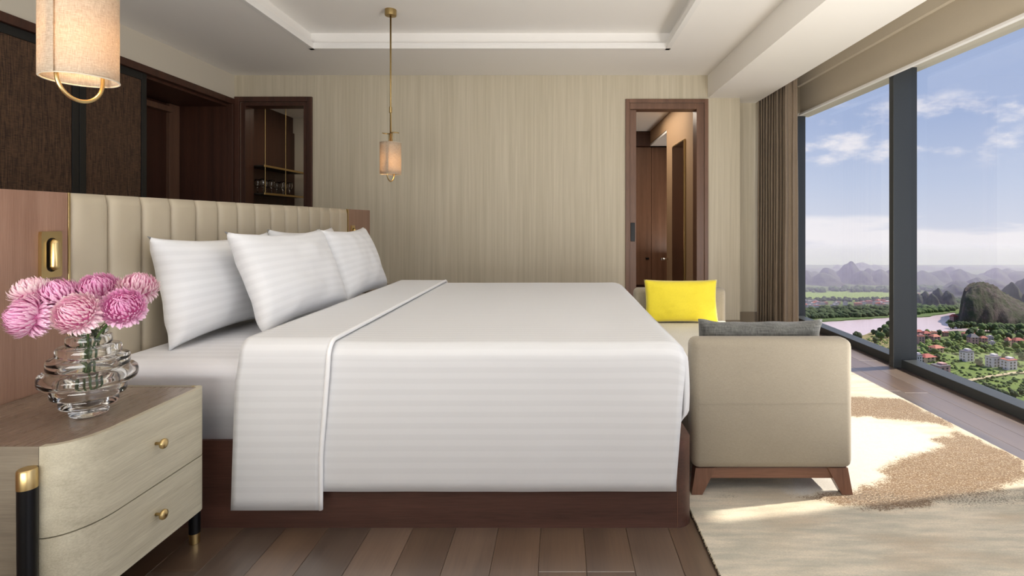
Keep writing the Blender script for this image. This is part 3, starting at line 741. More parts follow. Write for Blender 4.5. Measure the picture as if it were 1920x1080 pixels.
fl = [((57, 594, 1.52), .062, (-.55, -.75, .25), 0, 'lowest left pink chrysanthemum with a deep pink centre facing left'),
      ((62, 552, 1.66), .058, (-.4, .1, .9), 1, 'pale pink chrysanthemum at the upper left, partly behind others'),
      ((112, 556, 1.58), .056, (-.15, -.35, .9), 0, 'pink chrysanthemum behind the blush one in the middle of the bunch'),
      ((146, 589, 1.47), .058, (-.05, -.85, .45), 1, 'blush-white chrysanthemum front and centre of the bunch'),
      ((186, 547, 1.62), .060, (.15, -.45, .85), 0, 'bright pink chrysanthemum at the top of the bunch'),
      ((232, 577, 1.53), .057, (.35, -.7, .5), 0, 'bright pink chrysanthemum low on the right of the bunch'),
      ((259, 542, 1.64), .055, (.15, -.1, .6), 1, 'pale pink chrysanthemum farthest right, before the pillow')]
for i, ((px, py, Y), r, ax, mt_, lb) in enumerate(fl):
    a = 2 * PI * i / 7; flower(unproj(px, py, Y), r, ax, M['petal'] if mt_ == 0 else M['petal2'], lb, (VX + .034 * math.cos(a), VY + .034 * math.sin(a), VZ + .06 + .014 * (i % 3)), i)

# ================================================================== PENDANT LAMPS
def pendant(x, y, label):
    t = empty('pendant_lamp', (x, y, 1.503), label, 'lamp', 'pendant lamps over the nightstands')
    MB().lathe((x, y, 2.90), [(0, 0), (.006, 0), (.046, .004), (.048, .012), (.048, .0545), (0, .0545)], 32).build('canopy', M['dull_brass'], t, 40)
    MB().tube([(x, y, 1.80), (x, y, 2.905)], .0075, 12).build('rod', M['dull_brass'], t, True)
    MB().lathe((x, y, 2.085), [(0, 0), (.0125, 0), (.0125, .05), (0, .05)], 16).build('rod_joint', M['dull_brass'], t, 40)
    r = .085; z0, z1 = 1.567, 1.833; a0 = R(-97)
    m = MB(); N = 72
    def f(u, v):
        a = a0 + u * (2 * PI + R(13)); rr = r + .006 * max(0, (u - .5) * 2) ** 2 - (0 if u > .5 else 0)
        return Vector((x + rr * math.cos(a), y + rr * math.sin(a), z0 + (z1 - z0) * v))
    m.grid(N, 8, f); sh_ = m.build('lamp_shade', M['shade'], t, True); solid(sh_, .0016, 0)
    for z in (z0 - .001, z1 - .003):
        MB().tube([(x + (r + .001) * math.cos(2 * PI * k / 48), y + (r + .001) * math.sin(2 * PI * k / 48), z + .002) for k in range(48)], .0022, 6, True).build('shade_ring', M['blind'], t, True)
    ph = R(80); u_ = Vector((math.cos(ph), math.sin(ph), 0)); c = Vector((x, y, 1.572))
    MB().tube([c - u_ * .062 + Vector((0, 0, .10)), c - u_ * .062 + Vector((0, 0, .02))] + [c - u_ * .062 * math.cos(a) - Vector((0, 0, .064 * math.sin(a))) for a in [PI * k / 20 for k in range(21)]] + [c + u_ * .062 + Vector((0, 0, .02)), c + u_ * .062 + Vector((0, 0, .10))], .0052, 10).build('lower_loop', M['brass'], t, True)
    # upper cross bars: an S made of two half loops lying flat
    for s_ in (1, -1):
        pts = [Vector((x, y, 1.915)) + Vector((s_ * .034 * (1 - math.cos(a)) - 0, s_ * -.030 * math.sin(a), 0)) for a in [PI * k / 12 for k in range(13)]]
        MB().tube(pts, .005, 8).build('upper_bar', M['dull_brass'], t, True)
        for q in (.022,): MB().tube([(x + s_ * q, y - s_ * .028, 1.835), (x + s_ * q, y - s_ * .028, 1.917)], .0045, 8).build('hanger', M['dull_brass'], t, True)
    MB().lathe((x, y, 1.80), [(0, 0), (.03, 0), (.03, .008), (0, .008)], 16).build('lamp_holder', M['dull_brass'], t, 40)
    for q in (0, 1):
        sp = [(x - .084, y, 1.825), (x + .084, y, 1.825)] if q == 0 else [(x, y - .084, 1.825), (x, y + .084, 1.825)]
        MB().tube(sp, .002, 6).build('spider', M['dull_brass'], t)
    MB().ico((x, y, 1.70), .022, 2).build('bulb', M['bulb'], t, True)
    l_ = light('pendant_bulb', 'POINT', (0, 0, .17), 1.3, (1.0, .70, .40), shadow_soft_size=.03); l_.parent = t
    return t
pendant(-1.42, 4.5, 'brass pendant lamp with a cream shade hanging far, over the bed in mid room')
pendant(-1.346, 1.5, 'brass pendant lamp with a cream shade hanging close, top left above the vase')

# ================================================================== BENCH / CHAISE
BX0, BX1 = .560, 1.240
ch = empty('daybed', (.9, 3.1, 0), 'beige linen daybed with two raised ends standing at the foot of the bed', 'sofa')
def arm(y0, y1, mat):
    m = MB().box(BX0, BX1, y0, y1, .127, .673, .034, 4)
    a = m.build('arm', mat, ch, True)
    return a
a1 = arm(2.238, 2.345, M['sofa']); MB().box(BX0 + .03, BX1 - .03, 2.2365, 2.2385, .4035, .4055, 0).build('seam', M['sofa'], a1)
arm(3.945, 4.05, M['sofa'])
MB().box(BX0 + .005, BX1 - .005, 2.345, 3.945, .127, .32, .012, 2).build('seat_base', M['sofa'], ch, True)
MB().box(BX0 + .002, BX1 - .002, 2.347, 3.943, .322, .44, .035, 4).build('seat_cushion', M['sofa_lit'], ch, True)
MB().box(BX0 + .06, BX1 - .06, 2.262, 2.30, .080, .126, .003).build('rail', M['wood_rail'], ch)
MB().box(BX0 + .06, BX1 - .06, 3.99, 4.03, .080, .126, .003).build('rail', M['wood_rail'], ch)
MB().box(BX0 + .04, BX0 + .08, 2.30, 3.99, .080, .126, .003).build('rail', M['wood_rail'], ch)
MB().box(BX1 - .08, BX1 - .04, 2.30, 3.99, .080, .126, .003).build('rail', M['wood_rail'], ch)
for sx in (0, 1):
    for sy in (0, 1):
        xt = BX0 + .018 if sx == 0 else BX1 - .018; d = 1 if sx == 0 else -1; yt = 2.255 if sy == 0 else 4.035; e = 1 if sy == 0 else -1
        A = [(xt, yt), (xt + d * .085, yt), (xt + d * .085, yt + e * .05), (xt, yt + e * .05)]
        xb_ = xt - d * .018 + d * .0; B = [(xb_ , yt - e * .006), (xb_ + d * .045, yt - e * .006), (xb_ + d * .045, yt + e * .03), (xb_, yt + e * .03)]
        MB().loft([(p[0], p[1], .0165) for p in B], [(p[0], p[1], .127) for p in A]).build('leg', M['wood_leg'], ch)
# cushions
pillow('cushion', (.905, 2.425, .584), .56, .285, .12, R(10), R(90), 0, M['grey_velvet'], 'charcoal grey velvet cushion behind the near end of the daybed', 'cushion', None, 6, .05, .4, wav=.012)
pillow('cushion', (.882, 3.855, .594), .53, .31, .12, R(7), R(-90), 0, M['yellow'], 'bright yellow cushion leaning on the far end of the daybed', 'cushion', None, 7, .06, .4)

# ================================================================== RUG
RX0, RX1, RY0, RY1 = .527, 2.245, 1.60, 4.70
def inpoly(x, y, P_):
    c = False; n_ = len(P_); j = n_ - 1
    for i in range(n_):
        if (P_[i][1] > y) != (P_[j][1] > y) and x < (P_[j][0] - P_[i][0]) * (y - P_[i][1]) / (P_[j][1] - P_[i][1]) + P_[i][0]: c = not c
        j = i
    return c
def gp(x, y): s = (y - 415) / EYE; return ((x - 1048) / s, 1000 / s)
tanA = [gp(*p) for p in ((1480, 938), (1590, 930), (1665, 905), (1650, 890), (1680, 870), (1762, 842), (1752, 830), (1790, 815), (1800, 812), (1700, 775), (1925, 868), (1925, 905), (1860, 930), (1800, 940), (1720, 960), (1640, 965), (1560, 950))]
tanB = [gp(*p) for p in ((1500, 742), (1603, 748), (1690, 752), (1795, 806), (1775, 803), (1690, 792), (1602, 786), (1500, 786))]
whiteA = [gp(*p) for p in ((1480, 790), (1602, 792), (1700, 803), (1762, 832), (1740, 848), (1680, 868), (1648, 885), (1665, 905), (1600, 925), (1480, 935))]
m = MB(); nx_, ny_ = 150, 270
m.grid(nx_, ny_, lambda u, v: Vector((RX0 + (RX1 - RX0) * u, RY0 + (RY1 - RY0) * v, .016 + .0012 * noise.noise(Vector((u * 60, v * 110, 0))))))
rug = m.build('pile', None or M['sofa'], None, True, org=((RX0 + RX1) / 2, (RY0 + RY1) / 2, 0)); me = rug.data
ca = me.color_attributes.new('dye', 'FLOAT_COLOR', 'POINT')
ox, oy = (RX0 + RX1) / 2, (RY0 + RY1) / 2
for i, v in enumerate(me.vertices):
    x, y = v.co.x + ox, v.co.y + oy; j1 = noise.noise(Vector((x * 14, y * 14, 1))) * .03 + noise.noise(Vector((x * 55, y * 55, 2))) * .018; j2 = noise.noise(Vector((x * 14, y * 14, 7))) * .03 + noise.noise(Vector((x * 55, y * 55, 9))) * .018
    t = w = 0
    for dx, dy in ((0, 0), (.02, 0), (-.02, 0), (0, .025), (0, -.025)):
        X, Y = x + j1 + dx, y + j2 + dy
        if inpoly(X, Y, tanA) or inpoly(X, Y, tanB): t += .2
        if inpoly(X, Y, whiteA): w += .2
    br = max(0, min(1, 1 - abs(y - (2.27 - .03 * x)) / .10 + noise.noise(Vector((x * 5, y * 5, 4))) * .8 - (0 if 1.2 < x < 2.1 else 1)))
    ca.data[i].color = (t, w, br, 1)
def rugmat():
    m = NM('rug_pile'); at = m.n('ShaderNodeVertexColor', layer_name='dye'); sp = m.n('ShaderNodeSeparateColor', {0: at.outputs[0]})
    v = m.coord('Object'); fine = m.noise(m.coord('Object', (1, 1.6, 1)), 120, 2, .75); st_ = m.noise(m.coord('Object', (1, 6, 1)), 3.2, 4, .6); fib = m.noise(m.coord('Object', (.35, 1, 1)), 420, 2, .7)
    base = m.mix(m.rng(st_, .36, .64), lin(196, 192, 174), lin(240, 228, 206))
    base = m.mix(m.rng(m.noise(m.coord('Object', (1, 3, 1), (3, 1, 0)), 2.2, 3), .5, .7, 0, .5), base, lin(198, 174, 142))
    c = m.mix(sp.outputs[1], base, lin(214, 211, 205))
    sk = m.math('GREATER_THAN', m.math('ADD', fine, m.math('MULTIPLY', sp.outputs[0], .27)), .69)
    c = m.mix(m.math('MULTIPLY', sk, m.rng(sp.outputs[0], 0, .25, 0, 1)), m.mix(m.math('MULTIPLY', sp.outputs[0], .45), c, lin(156, 126, 78)), m.mix(m.rng(fib, .35, .65), lin(90, 58, 20), lin(124, 88, 38)))
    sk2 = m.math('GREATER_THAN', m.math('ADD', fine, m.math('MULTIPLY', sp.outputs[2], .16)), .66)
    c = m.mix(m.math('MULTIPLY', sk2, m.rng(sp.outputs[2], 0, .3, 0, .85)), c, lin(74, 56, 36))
    c = m.mix(m.rng(fib, .3, .7, 0, .34), c, (.24, .20, .15)); c = m.mix(m.rng(m.noise(m.coord('Object', (1, 7, 1)), 26, 3, .7), .45, .7, 0, .22), c, (.52, .50, .44))
    m.col(c); m.rough(.95); m.p.inputs['Sheen Weight'].default_value = .2; m.bump(m.math('ADD', fib, m.math('MULTIPLY', sp.outputs[0], m.math('MULTIPLY', fine, .8))), .6, .004); return m.m
me.materials.clear(); me.materials.append(rugmat())
rt = empty('rug', (ox, oy, 0), 'cream hand-tufted rug with ragged golden brown patches under the daybed', 'rug')
rug.parent = rt; rug.location = (0, 0, 0)
MB().box(RX0 - .003, RX1 + .003, RY0 - .003, RY1 + .003, .0008, .0135, .004).build('backing', plain('dark_backing', lin(60, 50, 38), .9), rt)
fr_ = MB()
rg = random.Random(5)
for side in range(2):
    n_ = 900 if side else 600
    for i in range(n_):
        if side == 0: x = RX0 + (RX1 - RX0) * rg.random(); y = RY0; d = (0, -1)
        else: x = RX0; y = RY0 + (RY1 - RY0) * rg.random() ** 1.3; d = (-1, 0)
        w = .0016; k = rg.uniform(.001, .005); px_, py_ = -d[1] * w, d[0] * w
        a = fr_.b.verts.new((x - px_, y - py_, .0165)); b_ = fr_.b.verts.new((x + px_, y + py_, .0165)); c_ = fr_.b.verts.new((x + d[0] * k + rg.uniform(-.001, .001), y + d[1] * k, .016 - rg.uniform(.002, .006)))
        e_ = fr_.b.verts.new((x, y, .008)); fr_.b.faces.new((a, b_, c_)); fr_.b.faces.new((a, c_, e_)); fr_.b.faces.new((c_, b_, e_))
o = fr_.build('pile_fringe', plain('cream_tuft', lin(206, 194, 170), .95), rt, fix=False); o['kind'] = 'stuff'

# ================================================================== OUTSIDE
GZ = -100.0
def G2(x, y, z=0.0):
    """a pixel on the plain below -> its place on the ground"""
    s = (y - 415) / (EYE - GZ - z); return Vector(((x - 1048) / s, 1000 / s, GZ + z))
def ground_mat(name, c1, c2, sc=.05, c3=None):
    m = NM(name); v = m.coord('Object'); a = m.noise(v, sc, 6, .65); b = m.noise(v, sc * 9, 3, .6)
    c = m.mix(m.rng(m.math('ADD', m.math('MULTIPLY', a, .6), m.math('MULTIPLY', b, .4)), .4, .6), c1, c2)
    if c3: c = m.mix(m.rng(m.noise(v, sc * 2.5, 4), .55, .68), c, c3)
    m.col(c); m.rough(.95); return m.m
plain_m = ground_mat('plain_grass', lin(66, 84, 40), lin(94, 110, 54), .03, lin(108, 100, 76))
struct(MB().box(-300, 2600, 60, 1240, GZ - 3, GZ).build('ground', plain_m))
wm = NM('river_water'); wm.col(lin(196, 176, 180)); wm.rough(.22); wm.p.inputs['Specular IOR Level'].default_value = 1.0
wm.bump(wm.noise(wm.coord('Object', (.3, 1, 1)), .5, 3), .25, .5)
def flat(name, pts, z, mat, kind='structure', jitter=0, th=.15):
    P_ = []; n_ = len(pts)
    for i in range(n_):
        a = G2(*pts[i]); b = G2(*pts[(i + 1) % n_]); k = max(1, int((b - a).length / 9)) if jitter else 1
        for q in range(k):
            p = a.lerp(b, q / k); P_.append((p.x + jitter * noise.noise(p * .08), p.y + jitter * noise.noise(p * .08 + Vector((9, 3, 1)))))
    o = MB().prism(P_, GZ + z - th, GZ + z).build(name, mat); o['kind'] = kind; return o
flat('river', [(1400, 606), (1530, 605), (1600, 601), (1668, 596), (1730, 596), (1790, 587), (1808, 600), (1900, 606), (2080, 606), (2400, 604), (3400, 608), (3400, 640), (2400, 632), (2000, 626), (1920, 626), (1850, 622), (1790, 621), (1730, 623), (1700, 618), (1660, 622), (1600, 632), (1520, 628), (1400, 640)], .3, wm.m, jitter=3)
gA = ground_mat('bright_paddy', lin(112, 132, 58), lin(130, 146, 70), .06); gB = ground_mat('mid_meadow', lin(82, 104, 44), lin(108, 126, 54), .09, lin(66, 82, 38))
gC = ground_mat('dry_bank', lin(112, 106, 64), lin(136, 122, 84), .1, lin(76, 88, 44)); gD = ground_mat('dirt_road', lin(166, 150, 118), lin(184, 168, 138), .2)
gE = ground_mat('dark_scrub', lin(60, 80, 38), lin(86, 106, 50), .1)
flat('field', [(1460, 549), (1540, 547), (1668, 547), (1700, 549), (1668, 560), (1600, 565), (1520, 561), (1440, 560)], .4, gA, jitter=5)
flat('field', [(1590, 578), (1668, 570), (1760, 566), (1760, 576), (1668, 580), (1560, 583)], .5, gA, jitter=3)
flat('river_bank', [(1440, 584), (1668, 580), (1790, 574), (1790, 586), (1720, 596), (1668, 595), (1530, 604), (1440, 605)], .45, gE, jitter=3)
flat('river_bank', [(1590, 640), (1640, 622), (1700, 612), (1722, 620), (1722, 640), (1700, 660), (1640, 668), (1590, 658)], .45, gC, jitter=2)
flat('island', [(1774, 606), (1786, 594), (1810, 590), (1960, 596), (1990, 606), (1900, 612), (1850, 618), (1800, 616)], .6, gB, jitter=3)
flat('field', [(1725, 700), (1905, 688), (2100, 690), (2100, 700), (1905, 699), (1808, 716), (1760, 712)], .4, gB, jitter=1.5)
flat('field', [(1822, 718), (1908, 704), (2150, 700), (2200, 760), (2000, 765), (1900, 752), (1860, 735)], .4, gB, jitter=1.5)
flat('field', [(1725, 660), (1800, 650), (1960, 655), (1960, 684), (1880, 690), (1800, 696), (1725, 690)], .35, gB, jitter=1.5)
flat('road', [(1800, 715.5), (1845, 707), (1900, 698.5), (1935, 697), (2150, 697), (2150, 701), (1935, 700.5), (1905, 701.5), (1850, 710), (1812, 718)], .6, gD)

# karst hills
def rock(name, c, g, r):
    m = NM(name); v = m.coord('Object'); a = m.noise(v, .10, 6, .7); b = m.noise(m.coord('Object', (1, 1, .35)), .22, 6, .7)
    m.col(m.mix(m.rng(a, .40, .60), g, m.mix(m.rng(b, .42, .58), c, r))); m.rough(.95); m.bump(m.math('ADD', a, b), .9, 3); return m.m
RK = rock('near_karst', lin(98, 86, 82), lin(54, 62, 40), lin(62, 52, 52)); RF = rock('far_karst', lin(84, 80, 78), lin(58, 68, 50), lin(64, 60, 62))
def hill_mesh(seed, steep=.55, n=44):
    m = MB()
    def f(u, v):
        a = 2 * PI * u; h = v
        r = (1 - h ** 1.7) ** .75 * steep + (1 - h) ** 5 * .25
        r *= 1 + .32 * noise.noise(Vector((math.cos(a) * 1.3, math.sin(a) * 1.3, seed * 5 + h * 1.1))) + .16 * noise.noise(Vector((math.cos(a) * 3.5, math.sin(a) * 3.5, seed * 9 + h * 4)))
        hh = h * (1 + .12 * noise.noise(Vector((math.cos(a) * r * 4, math.sin(a) * r * 4, seed * 3))))
        return Vector((r * math.cos(a), r * math.sin(a), hh))
    m.grid(n, 22, f); bmesh.ops.remove_doubles(m.b, verts=m.b.verts, dist=1e-4)
    o = m.build('karst_hill', RF, None, True, org=(0, 0, 0)); me_ = o.data; bpy.data.objects.remove(o); return me_
HM = [hill_mesh(s) for s in (1.1, 2.3, 3.7, 4.9)]
def hill(px, ptop, D, wpx, seed, label, group, mesh=None, mat=None, rot=None, depth=1.0):
    s = 1000 / D; X = (px - 1048) / s; H = (EYE - (ptop - 415) / s) - GZ + 1; w = wpx / s
    o = bpy.data.objects.new('karst_hill', mesh or HM[seed % 4]); COL.objects.link(o)
    o.location = (X, D, GZ - 1); o.rotation_euler = (0, 0, rot if rot is not None else seed * 1.7); o.scale = (w, w * depth, H)
    tag(o, label, 'hill', group); return o
rg = random.Random(11)
def ridge(step, x0, x1, D, top, amp, wr, seed, peaks, label, group):
    x = x0; i = 0
    while x < x1:
        pt = top - amp * noise.noise(Vector((x * .021, seed, 0))) * 1.6 + rg.uniform(-2.2, 2.2); w = rg.uniform(*wr)
        hill(x, pt, D + rg.uniform(-45, 45), w, i + seed, label, group); x += step * rg.uniform(.75, 1.25); i += 1
    for (px, pt, w) in peaks: hill(px, pt, D - 10, w, i + seed, label, group); i += 1
ridge(19, 1330, 3300, 900, 507, 6, (30, 50), 3, [(1594, 490, 42), (1552, 500, 34), (1630, 503, 36), (1880, 507, 40), (1858, 505, 30)], 'hazy violet limestone hill in the first long ridge across the plain', 'hills of the hazy ridge')
ridge(24, 1330, 3300, 1130, 502, 5, (34, 58), 8, [(1616, 491, 34), (1570, 496, 16), (1735, 498, 44), (1790, 499, 44), (1876, 497, 30), (1640, 496, 34)], 'pale farthest hill showing over the hazy ridge', 'farthest pale hills')
near1 = [(1735, 545, 26, 640), (1758, 540, 26, 640), (1778, 543, 24, 630), (1790, 533, 44, 720), (1896, 528, 34, 640), (1922, 520, 44, 680), (1722, 549, 22, 640), (1748, 550, 22, 630), (1768, 549, 20, 650), (1830, 520, 40, 780), (1862, 522, 44, 790), (1700, 546, 24, 660), (1975, 512, 80, 620), (2070, 520, 90, 640), (1798, 524, 44, 780), (2200, 515, 120, 660)]
for i, (px, pt, w, D) in enumerate(near1): hill(px, pt, D, w * 1.0, i + 1, 'dark wooded limestone hill standing before the ridge, right of the mullion', 'hills before the ridge')
# the big dark rock by the river: one thing of several shoulders in one continuous height field
def bigrock():
    D = 548; s = 1000 / D; m = MB(); px0, px1 = 1786, 1960
    prof = [(1786, 0), (1798, .08), (1803, .45), (1809, .82), (1822, .97), (1836, 1.0), (1850, .97), (1868, .86), (1882, .70), (1896, .58), (1912, .47), (1930, .36), (1945, .2), (1960, 0)]
    H = (599 - 529) / s
    def hp(px):
        for (a, ha), (b, hb_) in zip(prof, prof[1:]):
            if a <= px <= b: return ha + (hb_ - ha) * (px - a) / (b - a)
        return 0
    def f(u, v):
        px = px0 + (px1 - px0) * u; x = (px - 1048) / s; yy = (v - .5) * 2
        n1 = noise.noise(Vector((u * 9, v * 6, 3))) ; n2 = noise.noise(Vector((u * 26, v * 17, 5)))
        h = hp(px + 3 * n1) * max(0, 1 - abs(yy) ** 3.2) ** .55
        h = h * H * (1 + .05 * n1 + .07 * n2)
        Y_ = D + yy * 38 * (1 + .15 * n1)
        return Vector((x * Y_ / D + 1.2 * n2, Y_, GZ - .5 + h))
    m.grid(110, 60, f)
    o = m.build('karst_rock', RK, None, True); tag(o, 'big dark wooded limestone rock rising from the river island', 'rock'); return o
bigrock()

# trees
TM = [ground_mat('tree_green', lin(50, 70, 34), lin(80, 102, 48), .9), ground_mat('tree_dark', lin(34, 50, 28), lin(56, 76, 38), .9), ground_mat('tree_light', lin(84, 104, 50), lin(112, 130, 64), .9)]
def tree_proto(seed, mat):
    t = empty('tree', (0, 0, 0)); m = MB()
    rr = random.Random(seed)
    for k in range(7):
        a = rr.uniform(0, 6.28); q = rr.uniform(0, .45); m.ico((q * math.cos(a), q * math.sin(a), rr.uniform(.55, 1.35)), rr.uniform(.35, .55), 2, .5, seed * 7 + k)
    m.build('crown', mat, t, True)
    MB().tube([(0, 0, 0), (.02, 0, .3), (0, .02, .7)], [.09, .07, .05], 6).build('trunk', M['wood_dark'], t)
    return t
protos = [tree_proto(i, TM[i % 3]) for i in range(5)]
used = set()
def tree(px, py, h, label, group='trees of the plain', k=None):
    k = random.randrange(5) if k is None else k
    if k in used: o = copy_tree(protos[k])
    else: o = protos[k]; used.add(k)
    p = G2(px, py); o.location = p; s = h / 1.8; o.scale = (s, s, s); o.rotation_euler = (0, 0, random.random() * 6)
    tag(o, label, 'tree', group); return o
tree(1608, 641, 9, 'round dark tree standing alone on the near river bank', None, 1)
for x, y in ((1582, 640), (1596, 641), (1638, 628), (1650, 624)): tree(x, y, 5, 'small tree on the near river bank beside the round dark tree', 'small bank trees')
for x, y, h_ in ((1664, 634, 9), (1652, 640, 8), (1660, 625, 8), (1645, 632, 6), (1668, 615, 7), (1640, 645, 6)): tree(x, y, h_, 'leafy tree on the bank just left of the mullion', 'bank trees by the mullion')
for i in range(34):
    tree(1722 + random.random() * 260, 628 + random.random() * 14, random.uniform(5, 9), 'green tree among the village houses by the river', 'village trees by the river')
for x0, x1, y, n_, h_ in ((1782, 1832, 614, 12, 6), (1840, 1925, 622, 16, 8)):
    for i in range(n_): tree(x0 + (x1 - x0) * i / n_ + random.uniform(-1, 1), y + random.uniform(0, 3), h_ * random.uniform(.8, 1.1), 'dark tree in the row along the river', 'tree row along the river', 1 if i % 2 else 0)
for i in range(26):
    tree(1722 + random.random() * 230, 650 + random.random() * 38, random.uniform(3.5, 6.5), 'green tree between the houses and meadows below', 'trees between the meadows')
for x, y, h_ in ((1860, 738, 5), (1872, 742, 4.5), (1885, 746, 4), (1902, 748, 5), (1852, 732, 4), (1915, 742, 4), (1848, 726, 3), (1895, 738, 3)): tree(x, y, h_, 'dark bushy tree at the foot of the tower, in the near meadow', 'trees in the near meadow', 1)
# woodland belts and scrub nobody could count
def belt(name, mat, pts, n_, r0, r1, seed, label, cat='woods'):
    m = MB(); rr = random.Random(seed); P_ = [(p[0], p[1]) for p in pts]; xs = [p[0] for p in P_]; ys = [p[1] for p in P_]; k = 0
    while k < n_:
        x, y = rr.uniform(min(xs), max(xs)), rr.uniform(min(ys), max(ys))
        if not inpoly(x, y, P_): continue
        p = G2(x, y); r = rr.uniform(r0, r1); m.ico((p.x, p.y, p.z + r * .5), r, 1, .7, k, (1, 1, .9)); k += 1
    o = m.build(name, mat, None, True); tag(o, label, cat, None, 'stuff'); return o
belt('woodland', TM[1], [(1440, 583), (1668, 578), (1668, 593), (1440, 601)], 520, 2.0, 4.2, 21, 'dark green tree belt on the far river bank left of the mullion')
belt('woodland', TM[0], [(1700, 566), (1800, 562), (1790, 583), (1700, 592)], 330, 2.0, 4.0, 22, 'green tree belt on the far river bank right of the mullion')
belt('woodland', TM[0], [(1430, 545), (2000, 536), (2000, 548), (1430, 549)], 420, 2.5, 5, 23, 'distant tree line at the foot of the hazy ridge')
belt('woodland', TM[1], [(1776, 604), (1800, 596), (1960, 600), (1960, 608), (1860, 612), (1790, 612)], 260, 1.0, 2.6, 24, 'trees and scrub on the river island before the dark rock')
belt('scrub', TM[2], [(1722, 640), (1990, 640), (1990, 662), (1722, 668)], 380, .8, 2.2, 25, 'green scrub between the village houses')
belt('scrub', TM[0], [(1722, 668), (1990, 668), (2040, 760), (1860, 740), (1722, 700)], 520, .5, 1.5, 26, 'low bushes scattered over the near meadows')
belt('scrub', TM[2], [(1560, 645), (1640, 632), (1668, 640), (1668, 690), (1600, 670)], 240, .5, 1.4, 27, 'low bushes on the near bank left of the mullion')
belt('woodland', TM[1], [(1500, 561), (1668, 560), (1668, 566), (1500, 566)], 130, 1.5, 3, 28, 'trees between the bright field and the far village')

belt('woodland', TM[0], [(2000, 640), (3200, 636), (3200, 668), (2000, 664)], 520, 1.2, 3.4, 29, 'green woods beyond the village, farther along the river')
belt('woodland', TM[1], [(2000, 560), (3300, 556), (3300, 598), (2000, 600)], 620, 2.5, 5, 30, 'dark tree belt on the far river bank beyond the rock')
for i in range(40): tree(2000 + random.random() * 700, 668 + random.random() * 90, random.uniform(3.5, 7), 'green tree scattered on the meadow farther along the valley', 'scattered meadow trees')

# houses
HW = [plain('house_white', lin(206, 196, 204), .8), plain('house_pink', lin(190, 148, 144), .8), plain('house_cream', lin(196, 172, 148), .8)]
HR = [plain('roof_red', lin(164, 84, 76), .8), plain('roof_grey', lin(104, 100, 106), .8), plain('roof_orange', lin(182, 112, 94), .8)]
HWn = plain('house_window', (.05, .05, .06), .3)
def house(px, py, wpx, hpx, wall, roof, kind, label, group='houses of the village below', detail=True, rot=.25):
    p = G2(px, py); s = 1000 / p.y; w, h_ = wpx / s, hpx / s; d = w * .7
    t = empty('house', p, label, 'house', group)
    MB().box(p.x - w / 2, p.x + w / 2, p.y, p.y + d, p.z, p.z + h_ * (.8 if kind == 'gable' else .95)).build('wall', HW[wall], t)
    if kind == 'gable':
        z0 = p.z + h_ * .8; z1 = p.z + h_ * 1.1; e = w * .08
        MB().loft([(p.x - w / 2 - e, p.y - e, z0), (p.x + w / 2 + e, p.y - e, z0), (p.x + w / 2 + e, p.y + d + e, z0), (p.x - w / 2 - e, p.y + d + e, z0)],
                  [(p.x - w / 4, p.y + d * .35, z1), (p.x + w / 4, p.y + d * .35, z1), (p.x + w / 4, p.y + d * .65, z1), (p.x - w / 4, p.y + d * .65, z1)]).build('roof', HR[roof], t)
    else:
        z0 = p.z + h_ * .95
        MB().box(p.x - w / 2 - .25, p.x + w / 2 + .25, p.y - .25, p.y + d + .25, z0, z0 + h_ * .06).build('roof', HR[roof], t)
        MB().box(p.x - w * .1, p.x + w * .35, p.y + d * .2, p.y + d * .8, z0 + h_ * .06, z0 + h_ * .22).build('roof_room', HW[wall], t)
    if detail:
        nf = 3 if h_ > 6.5 else 2
        for k in range(nf):
            for q in (.22, .62):
                zz = p.z + h_ * (.12 + k * .8 / nf); MB().box(p.x - w / 2 + w * q, p.x - w / 2 + w * (q + .18), p.y - .06, p.y + .02, zz, zz + h_ * .5 / nf).build('window', HWn, t)
                MB().box(p.x - w / 2 - .06, p.x - w / 2 + .02, p.y + d * q, p.y + d * (q + .18), zz, zz + h_ * .5 / nf).build('window', HWn, t)
    t.rotation_euler = (0, 0, rot); return t
house(1819, 679, 19, 20, 0, 1, 'flat', 'white house with a grey flat roof in the middle of the view', None)
house(1869, 690, 20, 21, 0, 1, 'flat', 'plain pale block house left of the red-roofed one', None)
house(1899, 695, 22, 20, 0, 0, 'flat', 'white house with a red flat roof at the end of the dirt road', None)
house(1772, 706, 26, 20, 1, 1, 'flat', 'pink house nearest the window frame', None)
house(1745, 681, 24, 14, 2, 0, 'gable', 'wide low house with a bright red pitched roof', None)
house(1724, 686, 14, 20, 0, 1, 'flat', 'narrow white house right beside the mullion', None)
house(1762, 663, 20, 13, 2, 2, 'gable', 'small house with an orange pitched roof above the red-roofed one', None)
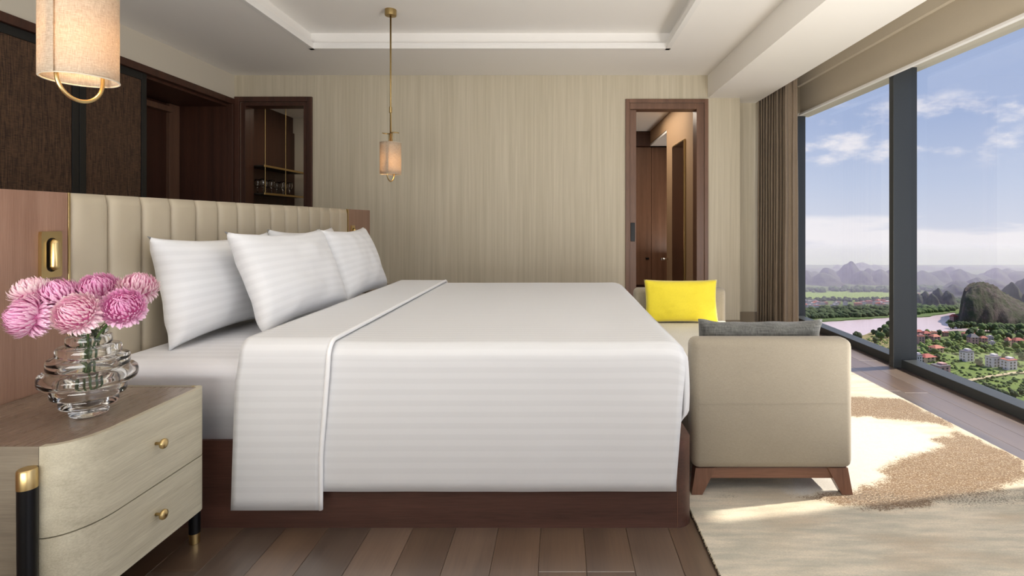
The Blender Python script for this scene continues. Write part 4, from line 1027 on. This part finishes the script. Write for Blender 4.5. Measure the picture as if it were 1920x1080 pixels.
vil = [(1728, 645, 14, 15, 1, 2), (1739, 636, 13, 13, 1, 0), (1757, 641, 15, 12, 1, 2), (1752, 633, 12, 10, 2, 2), (1828, 648, 15, 19, 1, 1), (1846, 643, 11, 11, 1, 2), (1858, 640, 10, 9, 0, 1),
       (1894, 651, 10, 16, 2, 2), (1913, 650, 16, 14, 1, 0), (1935, 648, 14, 13, 1, 2), (1815, 632, 12, 8, 1, 2), (1840, 633, 14, 8, 1, 2), (1862, 650, 9, 9, 0, 1), (1960, 655, 18, 14, 1, 0), (1725, 632, 12, 12, 1, 0), (1775, 631, 9, 8, 1, 2), (1737, 700, 12, 10, 2, 2), (1990, 660, 18, 18, 0, 0)]
for i, (x, y, w, h_, a, b) in enumerate(vil): house(x, y, w, h_, a, b, 'gable' if i % 3 else 'flat', 'pink or cream house of the village between river and meadows', 'village houses by the river', rot=random.uniform(-.2, .5))
for i, (x, y) in enumerate(((1792, 604), (1832, 610), (1866, 611))): house(x, y, 11 if i != 2 else 17, 13, 1, 0, 'gable', ('red pavilion at the left tip of the river island', 'low red pavilion in the middle of the river island', 'broad red pavilion at the water on the right of the island')[i], None, True)
rr = random.Random(4)
for i in range(46):
    x = rr.uniform(1500, 1650) if i < 30 else rr.uniform(1640, 1668); y = rr.uniform(567, 580) if i < 30 else rr.uniform(568, 576)
    if i < 8: x = rr.uniform(1514, 1535)
    house(x, y, rr.uniform(6, 12), rr.uniform(4, 7.5), rr.choice((0, 0, 0, 1)), rr.choice((1, 1, 0)), 'flat' if i % 2 else 'gable', 'small pale house of the far village across the river, left of the mullion', 'far village houses left of the mullion', False, rr.uniform(-.3, .4))
for i in range(44):
    house(rr.uniform(1718, 1800), rr.uniform(552, 563), rr.uniform(3, 6), rr.uniform(2.5, 4), rr.choice((0, 1, 2)), rr.choice((0, 1, 2)), 'flat' if i % 2 else 'gable', 'tiny pinkish house of the far village right of the mullion', 'far village houses right of the mullion', False, rr.uniform(-.3, .4))
# haze over the far plain
hz = NM('valley_haze'); vs = hz.n('ShaderNodeVolumeScatter', {'Color': (.74, .67, 1.0), 'Density': .0026, 'Anisotropy': .2})
hz.t.nodes.remove(hz.p); hz.t.links.new(vs.outputs[0], hz.out.inputs['Volume'])
hzo = MB().box(-280, 2580, 592, 1236, GZ + .8, GZ + 52).build('haze', hz.m); tag(hzo, 'thin violet haze lying over the distant plain and hills', 'haze', None, 'stuff')
for k, p in enumerate(protos):
    if k not in used:
        for c_ in list(p.children): bpy.data.objects.remove(c_)
        bpy.data.objects.remove(p)
